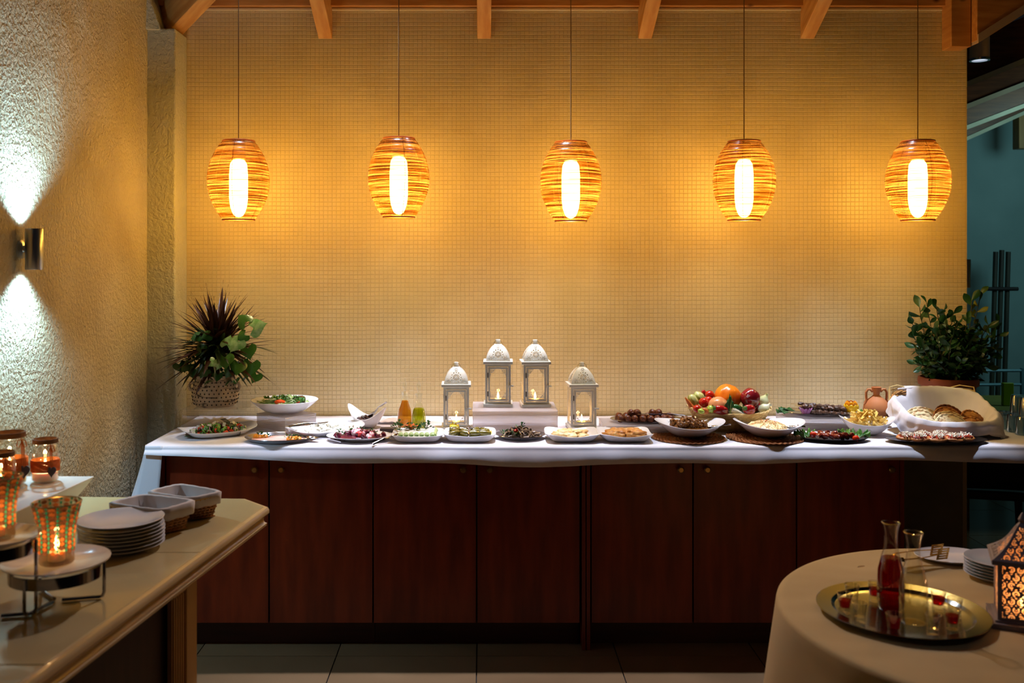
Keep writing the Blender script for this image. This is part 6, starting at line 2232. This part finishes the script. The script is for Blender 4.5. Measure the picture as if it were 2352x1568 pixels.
# pierced lantern
PX, PYY = 2349, 2.49
LZ = RT
t = thing('pierced_lantern', 'grey pierced metal lantern glowing with candle light', 'lantern', (X(PX, PYY), PYY, LZ), math.radians(-24))
M_gm = mat('grey_metal', (120, 112, 116), (104, 96, 100), rough=.5, metal=.3, vs=10)
hw, hb_ = .062, .150


def scroll(x, z, c):
    """C-scroll lattice: True where the sheet is cut away"""
    row = math.floor(z / c)
    xx = x + (.5 * c if row % 2 else 0)
    i = math.floor(xx / c)
    a, b = (xx / c - i) - .5, (z / c - row) - .5
    r = sqrt(a * a + b * b)
    th = atan2(b, a) + (i * 2.1 + row * 1.3)
    if r < .10:
        return True
    if .22 < r < .385:
        return (th % (2 * pi)) > 1.35
    a2, b2 = (xx / c) % 1, (z / c) % 1
    return (min(a2, 1 - a2) ** 2 + min(b2, 1 - b2) ** 2) < .014


bd = MB()
for s in range(4):
    M = Matrix.Rotation(s * pi / 2, 4, 'Z')
    cell_mesh(lambda u, v: ((2 * u - 1) * hw, -hw, .018 + v * hb_), lambda u, v: (.085 < u < .915 and .06 < v < .94) and scroll((u - .5) * 2 * hw, v * hb_, .0205), 96, 116, bd, M)
obj('pierced_body', bd, M_gm, t, smooth=False)
rf_ = MB()
for s in range(4):
    M = Matrix.Rotation(s * pi / 2, 4, 'Z')

    def rfn(u, v):
        k = (1 - v) ** 1.0 * (1 - .25 * sin(v * pi)) + .05
        h_ = (hw + .012) * k
        return ((2 * u - 1) * h_, -h_, .018 + hb_ + .004 + .092 * v)

    def rho(u, v):
        k = (1 - v) * (1 - .25 * sin(v * pi)) + .05
        if not (.06 < v < .86 and .1 < u < .9): return False
        return scroll((u - .5) * 2 * hw * k + .01, v * .092, .0165)
    cell_mesh(rfn, rho, 80, 70, rf_, M)
obj('pierced_roof', rf_, M_gm, t, smooth=False)
obj('roof_rim', MB().box((0, 0, .018 + hb_), (2 * hw + .028, 2 * hw + .028, .008)).box((0, 0, .018 + hb_ + .0045), (2 * hw + .012, 2 * hw + .012, .004)) if False else
    MB().rings([[(a * (hw + .014), b * (hw + .014), z_) for a, b in ((-1, -1), (1, -1), (1, 1), (-1, 1))] for z_ in (.018 + hb_ - .006, .018 + hb_ + .006)] +
               [[(a * (hw - .006), b * (hw - .006), .018 + hb_ + .006) for a, b in ((-1, -1), (1, -1), (1, 1), (-1, 1))]]), M_gm, t, smooth=False)
bs_ = MB().box((0, 0, .007), (2 * hw + .036, 2 * hw + .036, .014)).box((0, 0, .016), (2 * hw + .012, 2 * hw + .012, .006))
obj('base_plate', bs_, M_gm, t, smooth=False, bevel=.001)
obj('finial', MB().lathe([(.0, .258), (.008, .259), (.011, .268), (.007, .277), (.003, .284), (0, .287)], 16), M_gm, t)
lnr = MB().rings([[(a * (hw - .004), b * (hw - .004), z_) for a, b in ((-1, -1), (1, -1), (1, 1), (-1, 1))] for z_ in (.02, .018 + hb_)] + [[(a * .01, b * .01, .018 + hb_ + .075) for a, b in ((-1, -1), (1, -1), (1, 1), (-1, 1))]])
obj('frosted_liner', lnr, glass('frosted_liner', (1, .9, .75), gloss=.01, rough=.3, diff=.75, dcol=(240, 190, 140)), t, smooth=False)
obj('tealight', MB().lathe([(0, .019), (.019, .019), (.019, .036), (0, .034)], 22), M_wax, t)
obj('flame', MB().lathe([(0, .038), (.0045, .046), (.0065, .054), (.004, .066), (0, .076)], 12), M_flame, t)
light('pierced_lantern_glow', 'POINT', (X(PX, PYY), PYY, LZ + .085), .7, (1, .60, .28), size=.01)
